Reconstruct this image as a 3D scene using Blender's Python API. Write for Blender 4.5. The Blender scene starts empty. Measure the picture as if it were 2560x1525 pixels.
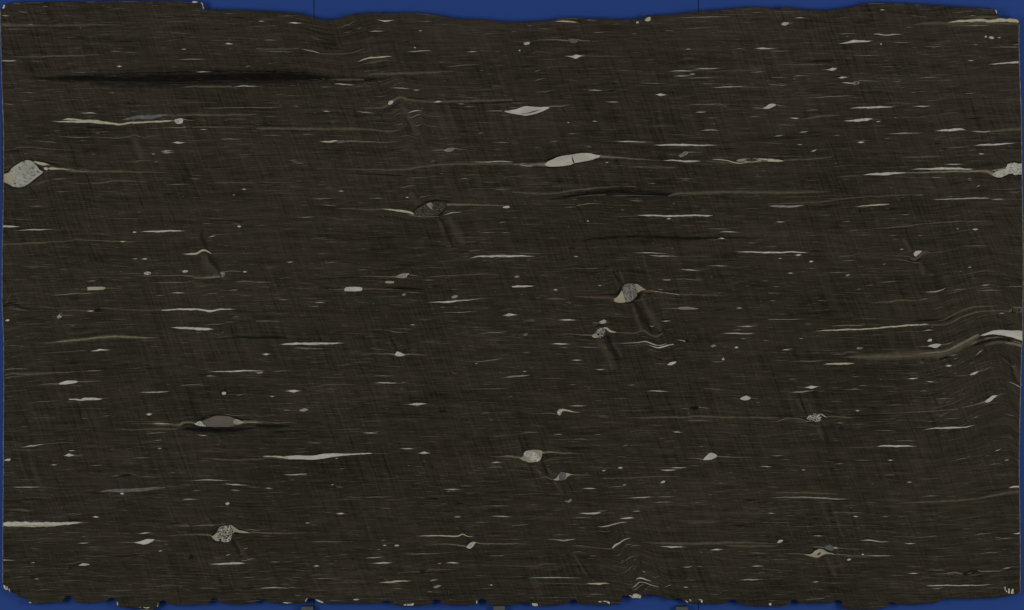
import bpy, math, random
import numpy as np
from mathutils import Vector

random.seed(7)
rng = np.random.default_rng(11)
scene = bpy.context.scene

# ------------------------------------------------------------------ camera
# One photo pixel is one millimetre on the slab's face (drill holes 28 mm wide,
# 110 mm apart).  Face in the plane y = 0, photographed with a long lens from twelve metres.
PW, PH = 2560.0, 1525.0
BASE_Z = 0.70            # height of the picture's lower edge above the floor
CAM_D = 12.0
cam_data = bpy.data.cameras.new("camera")
cam_data.sensor_width = 36.0
cam_data.lens = 36.0 * CAM_D / (PW / 1000.0)
cam_data.clip_end = 50.0
cam = bpy.data.objects.new("camera", cam_data)
scene.collection.objects.link(cam)
cam.location = (0.0, -CAM_D, BASE_Z + PH / 2000.0)
cam.rotation_euler = (math.radians(90), 0, 0)
scene.camera = cam

# ------------------------------------------------------------------ light
world = bpy.data.worlds.new("World")
scene.world = world
world.use_nodes = True
wbg = world.node_tree.nodes["Background"]
wbg.inputs[0].default_value = (1.0, 0.985, 0.96, 1)
wbg.inputs[1].default_value = 0.17

def area(name, loc, target, sx, sy, power, col=(1, 0.97, 0.92)):
    d = bpy.data.lights.new(name, 'AREA')
    d.shape = 'RECTANGLE'; d.size = sx; d.size_y = sy
    d.energy = power; d.color = col
    o = bpy.data.objects.new(name, d)
    scene.collection.objects.link(o)
    o.location = loc
    o.rotation_euler = (Vector(target) - Vector(loc)).to_track_quat('-Z', 'Y').to_euler()
    return o

CZ = cam.location.z
area("lamp_left", (-3.6, -3.4, CZ - 0.05), (0.35, 0, CZ), 1.2, 2.2, 84)
area("lamp_right", (3.6, -3.4, CZ - 0.05), (-0.35, 0, CZ), 1.2, 2.2, 84)
area("lamp_overhead", (0, -2.6, CZ + 2.4), (0, 0, CZ + 0.1), 3.0, 0.8, 7)

vs = scene.view_settings
vs.view_transform = 'Standard'
vs.look = 'None'
vs.exposure = 0.0
vs.gamma = 1.0
vs.use_curve_mapping = False
scene.render.engine = 'CYCLES'
scene.cycles.max_bounces = 4
scene.cycles.use_denoising = True

# ------------------------------------------------------------------ helpers
def P(px, py, depth=0.0):
    """photo pixel on the slab's face -> slab coordinates (metres)"""
    return ((px - PW / 2) / 1000.0, depth, (PH - py) / 1000.0)

def g(v, s):
    return math.exp(-(v / s) ** 2)

def sstep(a, b, v):
    t = min(1.0, max(0.0, (v - a) / (b - a)))
    return t * t * (3 - 2 * t)

# clasts that the layering wraps around: x, y, half width, half height
WRAP = [(60, 435, 70, 34), (1575, 731, 42, 26), (1078, 522, 70, 18), (560, 1335, 45, 26),
        (1332, 1141, 45, 20), (547, 1053, 80, 14), (2528, 427, 60, 18), (1505, 832, 30, 14),
        (2036, 1044, 30, 12), (2295, 635, 24, 12), (2047, 1384, 50, 14), (1402, 1192, 24, 10)]

def fold(x, y):
    """vertical displacement (px, down positive) of the layering at photo px x, y"""
    d = 0.0
    if y < 500 and 600 < x < 1200:
        d += 18 * g(x - 832 - 0.25 * (y - 40), 62) * g(y - 20, 190)
        d += -20 * g(x - 1003 - 0.28 * (y - 245), 22) * g(y - 262, 70)
        d += 11 * g(x - 1030 - 0.28 * (y - 300), 15) * g(y - 310, 55)
        d += -9 * g(x - 1052 - 0.28 * (y - 310), 16) * g(y - 310, 55)
    if x > 2150:
        amp = 54 * g(y - 930, 235) + 9
        crest = 2492 + 0.12 * (y - 830)
        d += -amp * sstep(2310, crest + 5, x)
        if x > crest:
            d += min(60, 0.75 * (x - crest)) * g(y - 980, 260)
    if y > 1280 and 1430 < x < 1800:
        k = sstep(1300, 1350, y)
        xc = 1540 + 0.48 * (y - 1350)
        d += k * (10 * g(x - xc + 12, 26) - 27 * sstep(xc - 14, xc + 26, x) * (1 - 0.8 * sstep(xc + 30, xc + 95, x)))
    if 720 < y < 940 and 1540 < x < 1740:
        k = g(y - 850, 55)
        d += k * (15 * g(x - 1652 - 0.25 * (y - 850), 24) - 6 * g(x - 1610 - 0.25 * (y - 850), 16))
    if x < 160 and 720 < y < 1150:
        d += 13 * math.exp(-max(0, x - 8) / 38.0) * g(y - 880, 160)
    for cx, cy, a, b in WRAP:
        dx = x - cx - 0.28 * (y - cy)
        dy = y - cy
        if abs(dx) < 3 * a and abs(dy) < 6 * b:
            s = math.copysign(1, dy)
            d += s * 0.55 * b * g(dx, a) * math.exp(-abs(abs(dy) - b) / (1.6 * b))
    d += 1.6 * math.sin(x / 97.0 + y / 160.0) + 1.1 * math.sin(x / 41.0 - y / 75.0 + 1.3)
    return d

# ------------------------------------------------------------------ materials
def new_mat(name):
    m = bpy.data.materials.new(name)
    m.use_nodes = True
    nt = m.node_tree
    b = nt.nodes["Principled BSDF"]
    b.inputs["Roughness"].default_value = 0.5
    b.inputs["Specular IOR Level"].default_value = 0.02
    return m, nt, b

def N(nt, kind, **kw):
    n = nt.nodes.new(kind)
    for k, v in kw.items():
        setattr(n, k, v)
    return n

def math_node(nt, op, a, b=None, c=None, clamp=False):
    n = nt.nodes.new("ShaderNodeMath")
    n.operation = op
    n.use_clamp = clamp
    for i, v in enumerate((a, b, c)):
        if v is None:
            continue
        if isinstance(v, (int, float)):
            n.inputs[i].default_value = v
        else:
            nt.links.new(v, n.inputs[i])
    return n.outputs[0]

def ramp(nt, fac, lo, hi):
    n = nt.nodes.new("ShaderNodeMapRange")
    n.interpolation_type = 'SMOOTHSTEP'
    n.inputs[1].default_value = lo
    n.inputs[2].default_value = hi
    nt.links.new(fac, n.inputs[0])
    return n.outputs[0]

def mix_col(nt, fac, a, b, mode='MIX'):
    n = nt.nodes.new("ShaderNodeMix")
    n.data_type = 'RGBA'
    n.blend_type = mode
    for sock, v in ((n.inputs[0], fac), (n.inputs[6], a), (n.inputs[7], b)):
        if isinstance(v, (int, float)):
            sock.default_value = v
        elif isinstance(v, tuple):
            sock.default_value = (*v, 1)
        else:
            nt.links.new(v, sock)
    return n.outputs[2]

def noise(nt, vec, scale, detail=2.0, rough=0.5, dist=0.0):
    n = nt.nodes.new("ShaderNodeTexNoise")
    n.inputs["Scale"].default_value = scale
    n.inputs["Detail"].default_value = detail
    n.inputs["Roughness"].default_value = rough
    n.inputs["Distortion"].default_value = dist
    nt.links.new(vec, n.inputs["Vector"])
    return n.outputs[0]

def comb(nt, x, y, z):
    n = nt.nodes.new("ShaderNodeCombineXYZ")
    for i, v in enumerate((x, y, z)):
        if isinstance(v, (int, float)):
            n.inputs[i].default_value = v
        else:
            nt.links.new(v, n.inputs[i])
    return n.outputs[0]

def build_matrix_group():
    """the dark fine-grained rock: layering, slanted crenulation, grain"""
    gr = bpy.data.node_groups.new("dark_rock", "ShaderNodeTree")
    gr.interface.new_socket("Color", in_out='OUTPUT', socket_type='NodeSocketColor')
    gr.interface.new_socket("Layer", in_out='OUTPUT', socket_type='NodeSocketFloat')
    gr.interface.new_socket("Height", in_out='OUTPUT', socket_type='NodeSocketFloat')
    nt = gr
    out = nt.nodes.new("NodeGroupOutput")
    geo = nt.nodes.new("ShaderNodeNewGeometry")
    sep = nt.nodes.new("ShaderNodeSeparateXYZ")
    nt.links.new(geo.outputs["Position"], sep.inputs[0])
    X, Y, Z = sep.outputs
    att = N(nt, "ShaderNodeAttribute", attribute_name="warp")
    S = math_node(nt, 'ADD', Z, att.outputs["Fac"])
    # broad tone
    broad = noise(nt, comb(nt, math_node(nt, 'MULTIPLY', X, 0.8), Y, S), 2.6, 3)
    broad2 = noise(nt, comb(nt, math_node(nt, 'MULTIPLY', X, 0.35), 3.0, S), 9.0, 3)
    # layering, stretched along the strike
    lay = noise(nt, comb(nt, math_node(nt, 'MULTIPLY', X, 3.5), Y, math_node(nt, 'MULTIPLY', S, 62)), 1.0, 4, 0.62)
    lay2 = noise(nt, comb(nt, math_node(nt, 'MULTIPLY', X, 14), 5.0, math_node(nt, 'MULTIPLY', S, 260)), 1.0, 3, 0.6)
    streak = noise(nt, comb(nt, math_node(nt, 'MULTIPLY', X, 26), 9.0, math_node(nt, 'MULTIPLY', S, 420)), 1.0, 2, 0.6)
    # crenulation: lines leaning down to the right
    sl = math_node(nt, 'ADD', X, math_node(nt, 'MULTIPLY', Z, 0.36))
    wob = noise(nt, comb(nt, X, Y, Z), 4.5, 3)
    sl = math_node(nt, 'ADD', sl, math_node(nt, 'MULTIPLY', wob, 0.036))
    cr1 = noise(nt, comb(nt, math_node(nt, 'MULTIPLY', sl, 165), 1.0, math_node(nt, 'MULTIPLY', Z, 7)), 1.0, 2, 0.55)
    cr2 = noise(nt, comb(nt, math_node(nt, 'MULTIPLY', sl, 42), 4.0, math_node(nt, 'MULTIPLY', Z, 6)), 1.0, 3, 0.55)
    sl3 = math_node(nt, 'ADD', X, math_node(nt, 'MULTIPLY', Z, 0.5))
    cr3 = noise(nt, comb(nt, math_node(nt, 'MULTIPLY', sl3, 210), 7.0, math_node(nt, 'MULTIPLY', Z, 40)), 1.0, 2, 0.6)
    crmask = ramp(nt, noise(nt, comb(nt, X, 2.0, Z), 4.0, 2), 0.36, 0.66)
    grain = noise(nt, geo.outputs["Position"], 330.0, 2, 0.7)
    # brightness factor
    def dev(v, a):
        return math_node(nt, 'MULTIPLY', math_node(nt, 'SUBTRACT', v, 0.5), a)
    f = math_node(nt, 'ADD', 1.0, dev(broad, 0.7))
    f = math_node(nt, 'ADD', f, dev(broad2, 0.4))
    f = math_node(nt, 'ADD', f, dev(lay, 1.2))
    f = math_node(nt, 'ADD', f, dev(lay2, 1.9))
    cramp = math_node(nt, 'MULTIPLY_ADD', crmask, 0.60, 0.55)
    f = math_node(nt, 'ADD', f, math_node(nt, 'MULTIPLY', dev(cr1, 1.25), cramp))
    f = math_node(nt, 'ADD', f, math_node(nt, 'MULTIPLY', dev(cr2, 0.7), cramp))
    f = math_node(nt, 'ADD', f, dev(cr3, 0.4))
    f = math_node(nt, 'ADD', f, dev(grain, 0.8))
    f = math_node(nt, 'MAXIMUM', f, 0.25)
    hue = math_node(nt, 'ADD', math_node(nt, 'MULTIPLY', ramp(nt, Z, 1.35, 2.3), 0.65),
                    math_node(nt, 'MULTIPLY', ramp(nt, broad2, 0.35, 0.7), 0.35))
    base = mix_col(nt, hue, (0.0285, 0.0255, 0.0182), (0.0345, 0.0292, 0.0222))
    colr = nt.nodes.new("ShaderNodeVectorMath"); colr.operation = 'SCALE'
    nt.links.new(base, colr.inputs[0]); nt.links.new(f, colr.inputs["Scale"])
    st = math_node(nt, 'MULTIPLY', ramp(nt, streak, 0.66, 0.80), 0.42)
    col = mix_col(nt, st, colr.outputs[0], (0.125, 0.117, 0.097))
    nt.links.new(col, out.inputs["Color"])
    nt.links.new(lay2, out.inputs["Layer"])
    nt.links.new(f, out.inputs["Height"])
    return gr

ROCK = build_matrix_group()

def rock_nodes(nt):
    n = nt.nodes.new("ShaderNodeGroup")
    n.node_tree = ROCK
    return n

def bump(nt, b, h, strength=0.15, dist=0.0006):
    n = nt.nodes.new("ShaderNodeBump")
    n.inputs["Strength"].default_value = strength
    n.inputs["Distance"].default_value = dist
    nt.links.new(h, n.inputs["Height"])
    nt.links.new(n.outputs[0], b.inputs["Normal"])

MAT = {}

def mat_rock():
    m, nt, b = new_mat("dark_layered_rock")
    r = rock_nodes(nt)
    nt.links.new(r.outputs["Color"], b.inputs["Base Color"])
    bump(nt, b, r.outputs["Height"])
    return m

def mat_edge(name, c1, c2):
    m, nt, b = new_mat(name)
    geo = nt.nodes.new("ShaderNodeNewGeometry")
    n1 = noise(nt, geo.outputs["Position"], 90, 4, 0.65)
    n2 = noise(nt, geo.outputs["Position"], 420, 2, 0.6)
    c = mix_col(nt, ramp(nt, n1, 0.35, 0.65), c1, c2)
    c = mix_col(nt, math_node(nt, 'MULTIPLY', ramp(nt, n2, 0.55, 0.75), 0.5), c, (0.30, 0.30, 0.28))
    nt.links.new(c, b.inputs["Base Color"])
    b.inputs["Roughness"].default_value = 0.85
    bump(nt, b, n1, 0.6, 0.002)
    return m

def mat_inlay(name, c1, c2, streaky=0.35):
    """a mineral laid into the rock; 'fade' per vertex says how much of it there is"""
    m, nt, b = new_mat(name)
    r = rock_nodes(nt)
    geo = nt.nodes.new("ShaderNodeNewGeometry")
    att = N(nt, "ShaderNodeAttribute", attribute_name="fade")
    n1 = noise(nt, geo.outputs["Position"], 70, 3, 0.6)
    n2 = noise(nt, geo.outputs["Position"], 420, 2, 0.6)
    c = mix_col(nt, ramp(nt, n1, 0.3, 0.7), c1, c2)
    k = math_node(nt, 'MULTIPLY_ADD', n2, 0.3, 0.85)
    sc = nt.nodes.new("ShaderNodeVectorMath"); sc.operation = 'SCALE'
    nt.links.new(c, sc.inputs[0]); nt.links.new(k, sc.inputs["Scale"])
    lay = math_node(nt, 'MULTIPLY', math_node(nt, 'SUBTRACT', r.outputs["Layer"], 0.5), streaky * 2.2)
    f = math_node(nt, 'MULTIPLY', att.outputs["Fac"], math_node(nt, 'ADD', 1.0, lay), clamp=True)
    dk = N(nt, "ShaderNodeAttribute", attribute_name="margin")     # thin dark mica margin
    host = mix_col(nt, dk.outputs["Fac"], r.outputs["Color"], (0.0085, 0.0078, 0.0062))
    col = mix_col(nt, f, host, sc.outputs[0])
    nt.links.new(col, b.inputs["Base Color"])
    return m

def mat_clast(name, light, mid, dark, scale, lo, hi, stretch=1.0, fine=0.25, rot=0.0):
    m, nt, b = new_mat(name)
    geo = nt.nodes.new("ShaderNodeNewGeometry")
    mp = nt.nodes.new("ShaderNodeMapping")
    mp.inputs["Rotation"].default_value = (0, rot, 0)
    mp.inputs["Scale"].default_value = (1.0 / stretch, 1, 1)
    nt.links.new(geo.outputs["Position"], mp.inputs[0])
    v = mp.outputs[0]
    n1 = noise(nt, v, scale, 3, 0.65)
    n2 = noise(nt, v, scale * 0.28, 2)
    n3 = noise(nt, v, scale * 2.3, 2)
    c = mix_col(nt, ramp(nt, n2, 0.35, 0.65), light, mid)
    c = mix_col(nt, ramp(nt, n1, lo, hi), c, dark)
    k = math_node(nt, 'MULTIPLY_ADD', n3, 2 * fine, 1.0 - fine)
    sc = nt.nodes.new("ShaderNodeVectorMath"); sc.operation = 'SCALE'
    nt.links.new(c, sc.inputs[0]); nt.links.new(k, sc.inputs["Scale"])
    nt.links.new(sc.outputs[0], b.inputs["Base Color"])
    b.inputs["Roughness"].default_value = 0.45
    return m

MAT['rock'] = mat_rock()
MAT['edge_dark'] = mat_edge("broken_rock_edge", (0.022, 0.018, 0.013), (0.044, 0.036, 0.026))
MAT['edge_light'] = mat_edge("sawn_edge_caught_light", (0.10, 0.10, 0.098), (0.21, 0.21, 0.20))  # dusty sawn side edges; the light they catch is painted in as paler grey
MAT['W'] = mat_inlay("white_quartz", (0.50, 0.495, 0.44), (0.36, 0.355, 0.31), 0.25)
MAT['Y'] = mat_inlay("cream_quartz", (0.44, 0.415, 0.305), (0.34, 0.325, 0.24), 0.15)
MAT['M'] = mat_inlay("grey_streak", (0.29, 0.28, 0.245), (0.20, 0.192, 0.168), 0.30)
MAT['T'] = mat_inlay("tan_band", (0.118, 0.101, 0.070), (0.085, 0.073, 0.052), 0.45)
MAT['L'] = mat_inlay("pale_tan_tail", (0.225, 0.200, 0.145), (0.165, 0.145, 0.108), 0.30)
MAT['R'] = mat_inlay("reddish_band", (0.118, 0.083, 0.066), (0.082, 0.063, 0.050), 0.40)
MAT['K'] = mat_inlay("black_seam", (0.0045, 0.0042, 0.0038), (0.0085, 0.0077, 0.0068), 0.25)
MAT['Q'] = MAT['K']
MAT['B'] = mat_inlay("pale_shear_band", (0.070, 0.060, 0.046), (0.054, 0.047, 0.036), 0.35)
MAT['S'] = mat_inlay("blue_grey_lens", (0.150, 0.152, 0.148), (0.078, 0.077, 0.072), 0.35)
MAT['white'] = mat_clast("white_lens", (0.47, 0.465, 0.41), (0.385, 0.38, 0.335), (0.25, 0.245, 0.215), 120, 0.56, 0.80, 1.6, 0.12)
MAT['cream'] = mat_clast("cream_rim", (0.33, 0.305, 0.228), (0.25, 0.228, 0.172), (0.19, 0.16, 0.125), 110, 0.55, 0.8, 1.5, 0.10)
MAT['spotted'] = mat_clast("spotted_pale_clast", (0.36, 0.355, 0.305), (0.27, 0.275, 0.25), (0.055, 0.060, 0.052), 170, 0.50, 0.70, 1.7, 0.16, 0.35)
MAT['pepper'] = mat_clast("salt_and_pepper_clast", (0.27, 0.262, 0.240), (0.17, 0.165, 0.155), (0.035, 0.032, 0.028), 420, 0.44, 0.60, 1.0, 0.3)
MAT['blackwhite'] = mat_clast("black_and_white_clast", (0.42, 0.41, 0.36), (0.21, 0.205, 0.18), (0.018, 0.016, 0.013), 230, 0.46, 0.58, 1.0, 0.3)
MAT['crystal'] = mat_clast("crystalline_white_clast", (0.46, 0.455, 0.40), (0.35, 0.35, 0.31), (0.10, 0.098, 0.085), 210, 0.50, 0.68, 1.0, 0.2)
MAT['darkspeck'] = mat_clast("dark_speckled_clast", (0.046, 0.042, 0.035), (0.024, 0.022, 0.018), (0.13, 0.122, 0.105), 300, 0.48, 0.72, 1.0, 0.3)
MAT['brownspeck'] = mat_clast("brown_speckled_clast", (0.13, 0.118, 0.088), (0.07, 0.063, 0.048), (0.012, 0.011, 0.009), 260, 0.42, 0.58, 1.0, 0.3)
MAT['greybrown'] = mat_clast("grey_brown_clast", (0.122, 0.105, 0.095), (0.100, 0.088, 0.078), (0.075, 0.066, 0.058), 60, 0.5, 0.8, 2.5, 0.10)
MAT['bluegrey'] = mat_clast("blue_grey_clast", (0.112, 0.118, 0.116), (0.085, 0.09, 0.09), (0.05, 0.052, 0.054), 170, 0.55, 0.75, 1.0, 0.12)
MAT['greylens'] = mat_clast("grey_lens", (0.25, 0.235, 0.195), (0.18, 0.165, 0.135), (0.10, 0.09, 0.075), 130, 0.55, 0.75, 1.5, 0.12)
MAT['black'] = mat_clast("black_lens", (0.013, 0.011, 0.009), (0.009, 0.008, 0.007), (0.03, 0.028, 0.024), 260, 0.62, 0.75, 1.0, 0.2)
MAT['chip'] = mat_clast("fresh_chip", (0.60, 0.58, 0.50), (0.42, 0.40, 0.34), (0.06, 0.055, 0.045), 260, 0.48, 0.66, 1.0, 0.2)

def mat_panel():
    m, nt, b = new_mat("blue_painted_panel")
    geo = nt.nodes.new("ShaderNodeNewGeometry")
    n1 = noise(nt, geo.outputs["Position"], 1.7, 3)
    n2 = noise(nt, geo.outputs["Position"], 160, 2)
    c = mix_col(nt, n1, (0.0205, 0.0580, 0.245), (0.0225, 0.062, 0.260))
    c = mix_col(nt, math_node(nt, 'MULTIPLY', n2, 0.12), c, (0.027, 0.066, 0.25))
    nt.links.new(c, b.inputs["Base Color"])
    b.inputs["Roughness"].default_value = 0.6
    b.inputs["Specular IOR Level"].default_value = 0.06
    bump(nt, b, n2, 0.08, 0.0004)
    return m
MAT['panel'] = mat_panel()

def mat_plain(name, col, rough, metal=0.0, var=0.25):
    m, nt, b = new_mat(name)
    geo = nt.nodes.new("ShaderNodeNewGeometry")
    n1 = noise(nt, geo.outputs["Position"], 120, 3)
    k = math_node(nt, 'MULTIPLY_ADD', n1, 2 * var, 1 - var)
    sc = nt.nodes.new("ShaderNodeVectorMath"); sc.operation = 'SCALE'
    sc.inputs[0].default_value = col
    nt.links.new(k, sc.inputs["Scale"])
    nt.links.new(sc.outputs[0], b.inputs["Base Color"])
    b.inputs["Roughness"].default_value = rough
    b.inputs["Metallic"].default_value = metal
    b.inputs["Specular IOR Level"].default_value = 0.3
    return m
MAT['steel'] = mat_plain("grey_steel", (0.070, 0.078, 0.086), 0.45, 0.0)
MAT['rubber'] = mat_plain("black_rubber", (0.012, 0.012, 0.012), 0.8)
MAT['backing'] = mat_plain("dark_backing", (0.010, 0.018, 0.05), 0.9)

def mesh_obj(name, verts, faces, mat, parent=None, fade=None, warp=None, margin=None, smooth=False, mats=None, midx=None):
    me = bpy.data.meshes.new(name)
    me.from_pydata(verts, [], faces)
    for mm in (mats or [mat]):
        me.materials.append(mm)
    if midx is not None:
        me.polygons.foreach_set("material_index", midx)
    for an, vals in (("fade", fade), ("warp", warp), ("margin", margin)):
        if vals is not None:
            a = me.attributes.new(an, 'FLOAT', 'POINT')
            a.data.foreach_set("value", vals)
    if smooth:
        me.polygons.foreach_set("use_smooth", [True] * len(me.polygons))
    me.update()
    o = bpy.data.objects.new(name, me)
    scene.collection.objects.link(o)
    if parent is not None:
        o.parent = parent
    return o

def tag(o, label=None, cat=None, group=None, kind=None):
    if label: o["label"] = label
    if cat: o["category"] = cat
    if group: o["group"] = group
    if kind: o["kind"] = kind
    return o

def box(x0, x1, y0, y1, z0, z1, bev=0.0):
    """box with its front edges chamfered"""
    b = bev
    v = [(x0, y1, z0), (x1, y1, z0), (x1, y1, z1), (x0, y1, z1),
         (x0, y0 + b, z0), (x1, y0 + b, z0), (x1, y0 + b, z1), (x0, y0 + b, z1),
         (x0 + b, y0, z0 + b), (x1 - b, y0, z0 + b), (x1 - b, y0, z1 - b), (x0 + b, y0, z1 - b)]
    f = [(3, 2, 1, 0)]
    for i in range(4):
        j = (i + 1) % 4
        f.append((i, j, 4 + j, 4 + i))
        f.append((4 + i, 4 + j, 8 + j, 8 + i))
    f.append((8, 9, 10, 11))
    return v, f

# ------------------------------------------------------------------ wall of blue panels
WALL_Y = 0.021           # front of the panels, behind the slab's face
def wx(px):              # photo pixel -> x on the wall plane, seen past the slab
    return (px - PW / 2) / 1000.0 * (CAM_D + WALL_Y) / CAM_D
wv, wf = box(-2.44, 2.41, WALL_Y + 0.012, WALL_Y + 0.05, 0.0, 3.0)
wall = mesh_obj("wall", wv, wf, MAT['backing'])
tag(wall, "blue painted panel wall behind the rock slab", "wall", kind="structure")
PITCH = wx(1746) - wx(785)          # panel width between the two seams that show
edges = [wx(785) + k * PITCH for k in range(-2, 4)]
for i in range(len(edges) - 1):
    a, b_ = edges[i] + 0.0008, edges[i + 1] - 0.0008
    v, f = box(a, b_, WALL_Y, WALL_Y + 0.0115, 0.0, 3.0, 0.0006)
    mesh_obj("panel", v, f, MAT['panel'], wall)

# ------------------------------------------------------------------ steel brackets
def bracket(px0, px1, py_top, name="support_bracket"):
    s = (CAM_D + 0.004) / CAM_D
    x0, x1 = (px0 - PW / 2) / 1000 * s, (px1 - PW / 2) / 1000 * s
    zt = CZ + (PH / 2 - py_top) / 1000 * s
    e = bpy.data.objects.new(name, None)
    scene.collection.objects.link(e)
    e.location = ((x0 + x1) / 2, WALL_Y, zt - 0.07)
    hw = (x1 - x0) / 2
    v, f = box(-hw, hw, 0.003 - WALL_Y, 0.0, 0.0, 0.0675, 0.0012)
    mesh_obj("arm", v, f, MAT['steel'], e)
    v, f = box(-hw + 0.001, hw - 0.001, 0.0042 - WALL_Y, -0.001, 0.0676, 0.070, 0.0005)
    mesh_obj("pad", v, f, MAT['rubber'], e)
    return e

# ------------------------------------------------------------------ the slab's outline (photo px = mm)
def parse_pts(s):
    return [tuple(float(v) for v in p.split(',')) for p in s.split()]

TOP = parse_pts("""2,26 5,17 12,10.5 20,11 30,8 60,6 100,5.5 200,4 300,3 380,2 400,3 455,2 460,4 480,5 490,3 502,5 507,14
511,24 525,24.5 600,26 640,28 680,29 700,32 740,32 760,39 785,44 800,49 825,51 850,47 870,39 890,35 920,34 935,33 945,31
955,35 1000,33 1040,33 1060,35 1085,37 1100,41 1150,48 1220,50 1250,55 1280,56 1310,56 1340,54 1385,51 1405,48 1425,45
1470,47 1510,47 1555,51 1580,48 1610,45 1615,40 1625,38 1635,40 1680,37 1720,33 1730,30 1780,28 1795,26 1850,21 1880,19
1910,19 1920,22 1950,24 1957,19 1963,18 1980,20 2000,24 2030,26 2060,27 2090,24 2120,20 2140,15 2160,10 2175,7 2200,8
2240,9 2290,11 2340,14 2400,18 2440,21 2488,23.5 2490,28 2493,37 2498,41 2503,44 2528,45 2535,49 2545,52 2548,56""")
BOT = parse_pts("""2,1463 9,1471 16,1475.5 22,1476 25,1481 35,1483 40,1490 48,1493 58,1493 65,1498 68,1504 72,1508 85,1509
100,1507 150,1505 155,1503 157,1497 160,1491 166,1490 175,1490 182,1494 185,1501 190,1506 215,1506 240,1505 264,1503
271,1498 275,1495.5 283,1495 290,1498 293,1504 295,1516 310,1519 349,1520 352,1519 360,1520 384,1523 388,1518 393,1516
396,1510 400,1503 407,1500.5 414,1502 420,1508 426,1511 470,1511 515,1510 521,1508 524,1501 530,1496 536,1494.5 542,1496
547,1500 550,1507 570,1509 600,1510 636,1508 640,1500 646,1496 652,1496 660,1500 670,1506 685,1507.5 705,1508 712,1506
730,1508 755,1508 761,1505 765,1499 770,1495.5 783,1496 789,1500 797,1505 808,1507.5 822,1509 840,1507 870,1507 890,1508
930,1508 955,1506 960,1503 966,1501 974,1502 982,1508 988,1512 1000,1513.5 1020,1514 1060,1513 1073,1511 1078,1503
1085,1498 1094,1498 1102,1502 1106,1510 1130,1512 1180,1512 1189,1508 1194,1502 1200,1497 1208,1497 1216,1499 1220,1508
1224,1512 1262,1512 1290,1510 1305,1507 1325,1507 1330,1512 1345,1515 1380,1512 1410,1510 1418,1507 1425,1500 1432,1498
1440,1500 1446,1506 1450,1510 1500,1511 1525,1512 1535,1510 1551,1506 1553,1506 1554,1492 1558,1488 1575,1488 1582,1494
1590,1495 1602,1495.5 1608,1490 1617,1485 1640,1487 1655,1491 1668,1496 1676,1500 1690,1497 1697,1496 1706,1499 1716,1506
1720,1508.5 1745,1507 1770,1509 1800,1508.5 1815,1507 1822,1502 1830,1498 1838,1499 1846,1506 1860,1510 1870,1514
1930,1515 1968,1512 1973,1505 1980,1499 1990,1499 1996,1505 2000,1508 2050,1507 2080,1506 2090,1501 2098,1500 2106,1503
2107,1515 2108,1522 2180,1523 2217,1519 2220,1507 2225,1505 2235,1506 2245,1510 2300,1510 2345,1505 2355,1497 2365,1495
2440,1496.5 2460,1493 2490,1494 2510,1491 2525,1487 2545,1484 2548,1480""")
LEFT = parse_pts("0,2 60,2 200,5 300,9 420,10 470,9 560,8 640,6 760,6 850,10 1000,10 1100,9 1200,9 1300,8 1463,7.5 1525,7.5")
RIGHT = parse_pts("0,2547 100,2546.5 200,2549 300,2553 400,2554 500,2555 620,2557 700,2557 800,2556 850,2556 880,2553 960,2551 1050,2549 1150,2547 1300,2549 1400,2550 1525,2549")

def interp(tab, v):
    return float(np.interp(v, [p[0] for p in tab], [p[1] for p in tab]))

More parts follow.
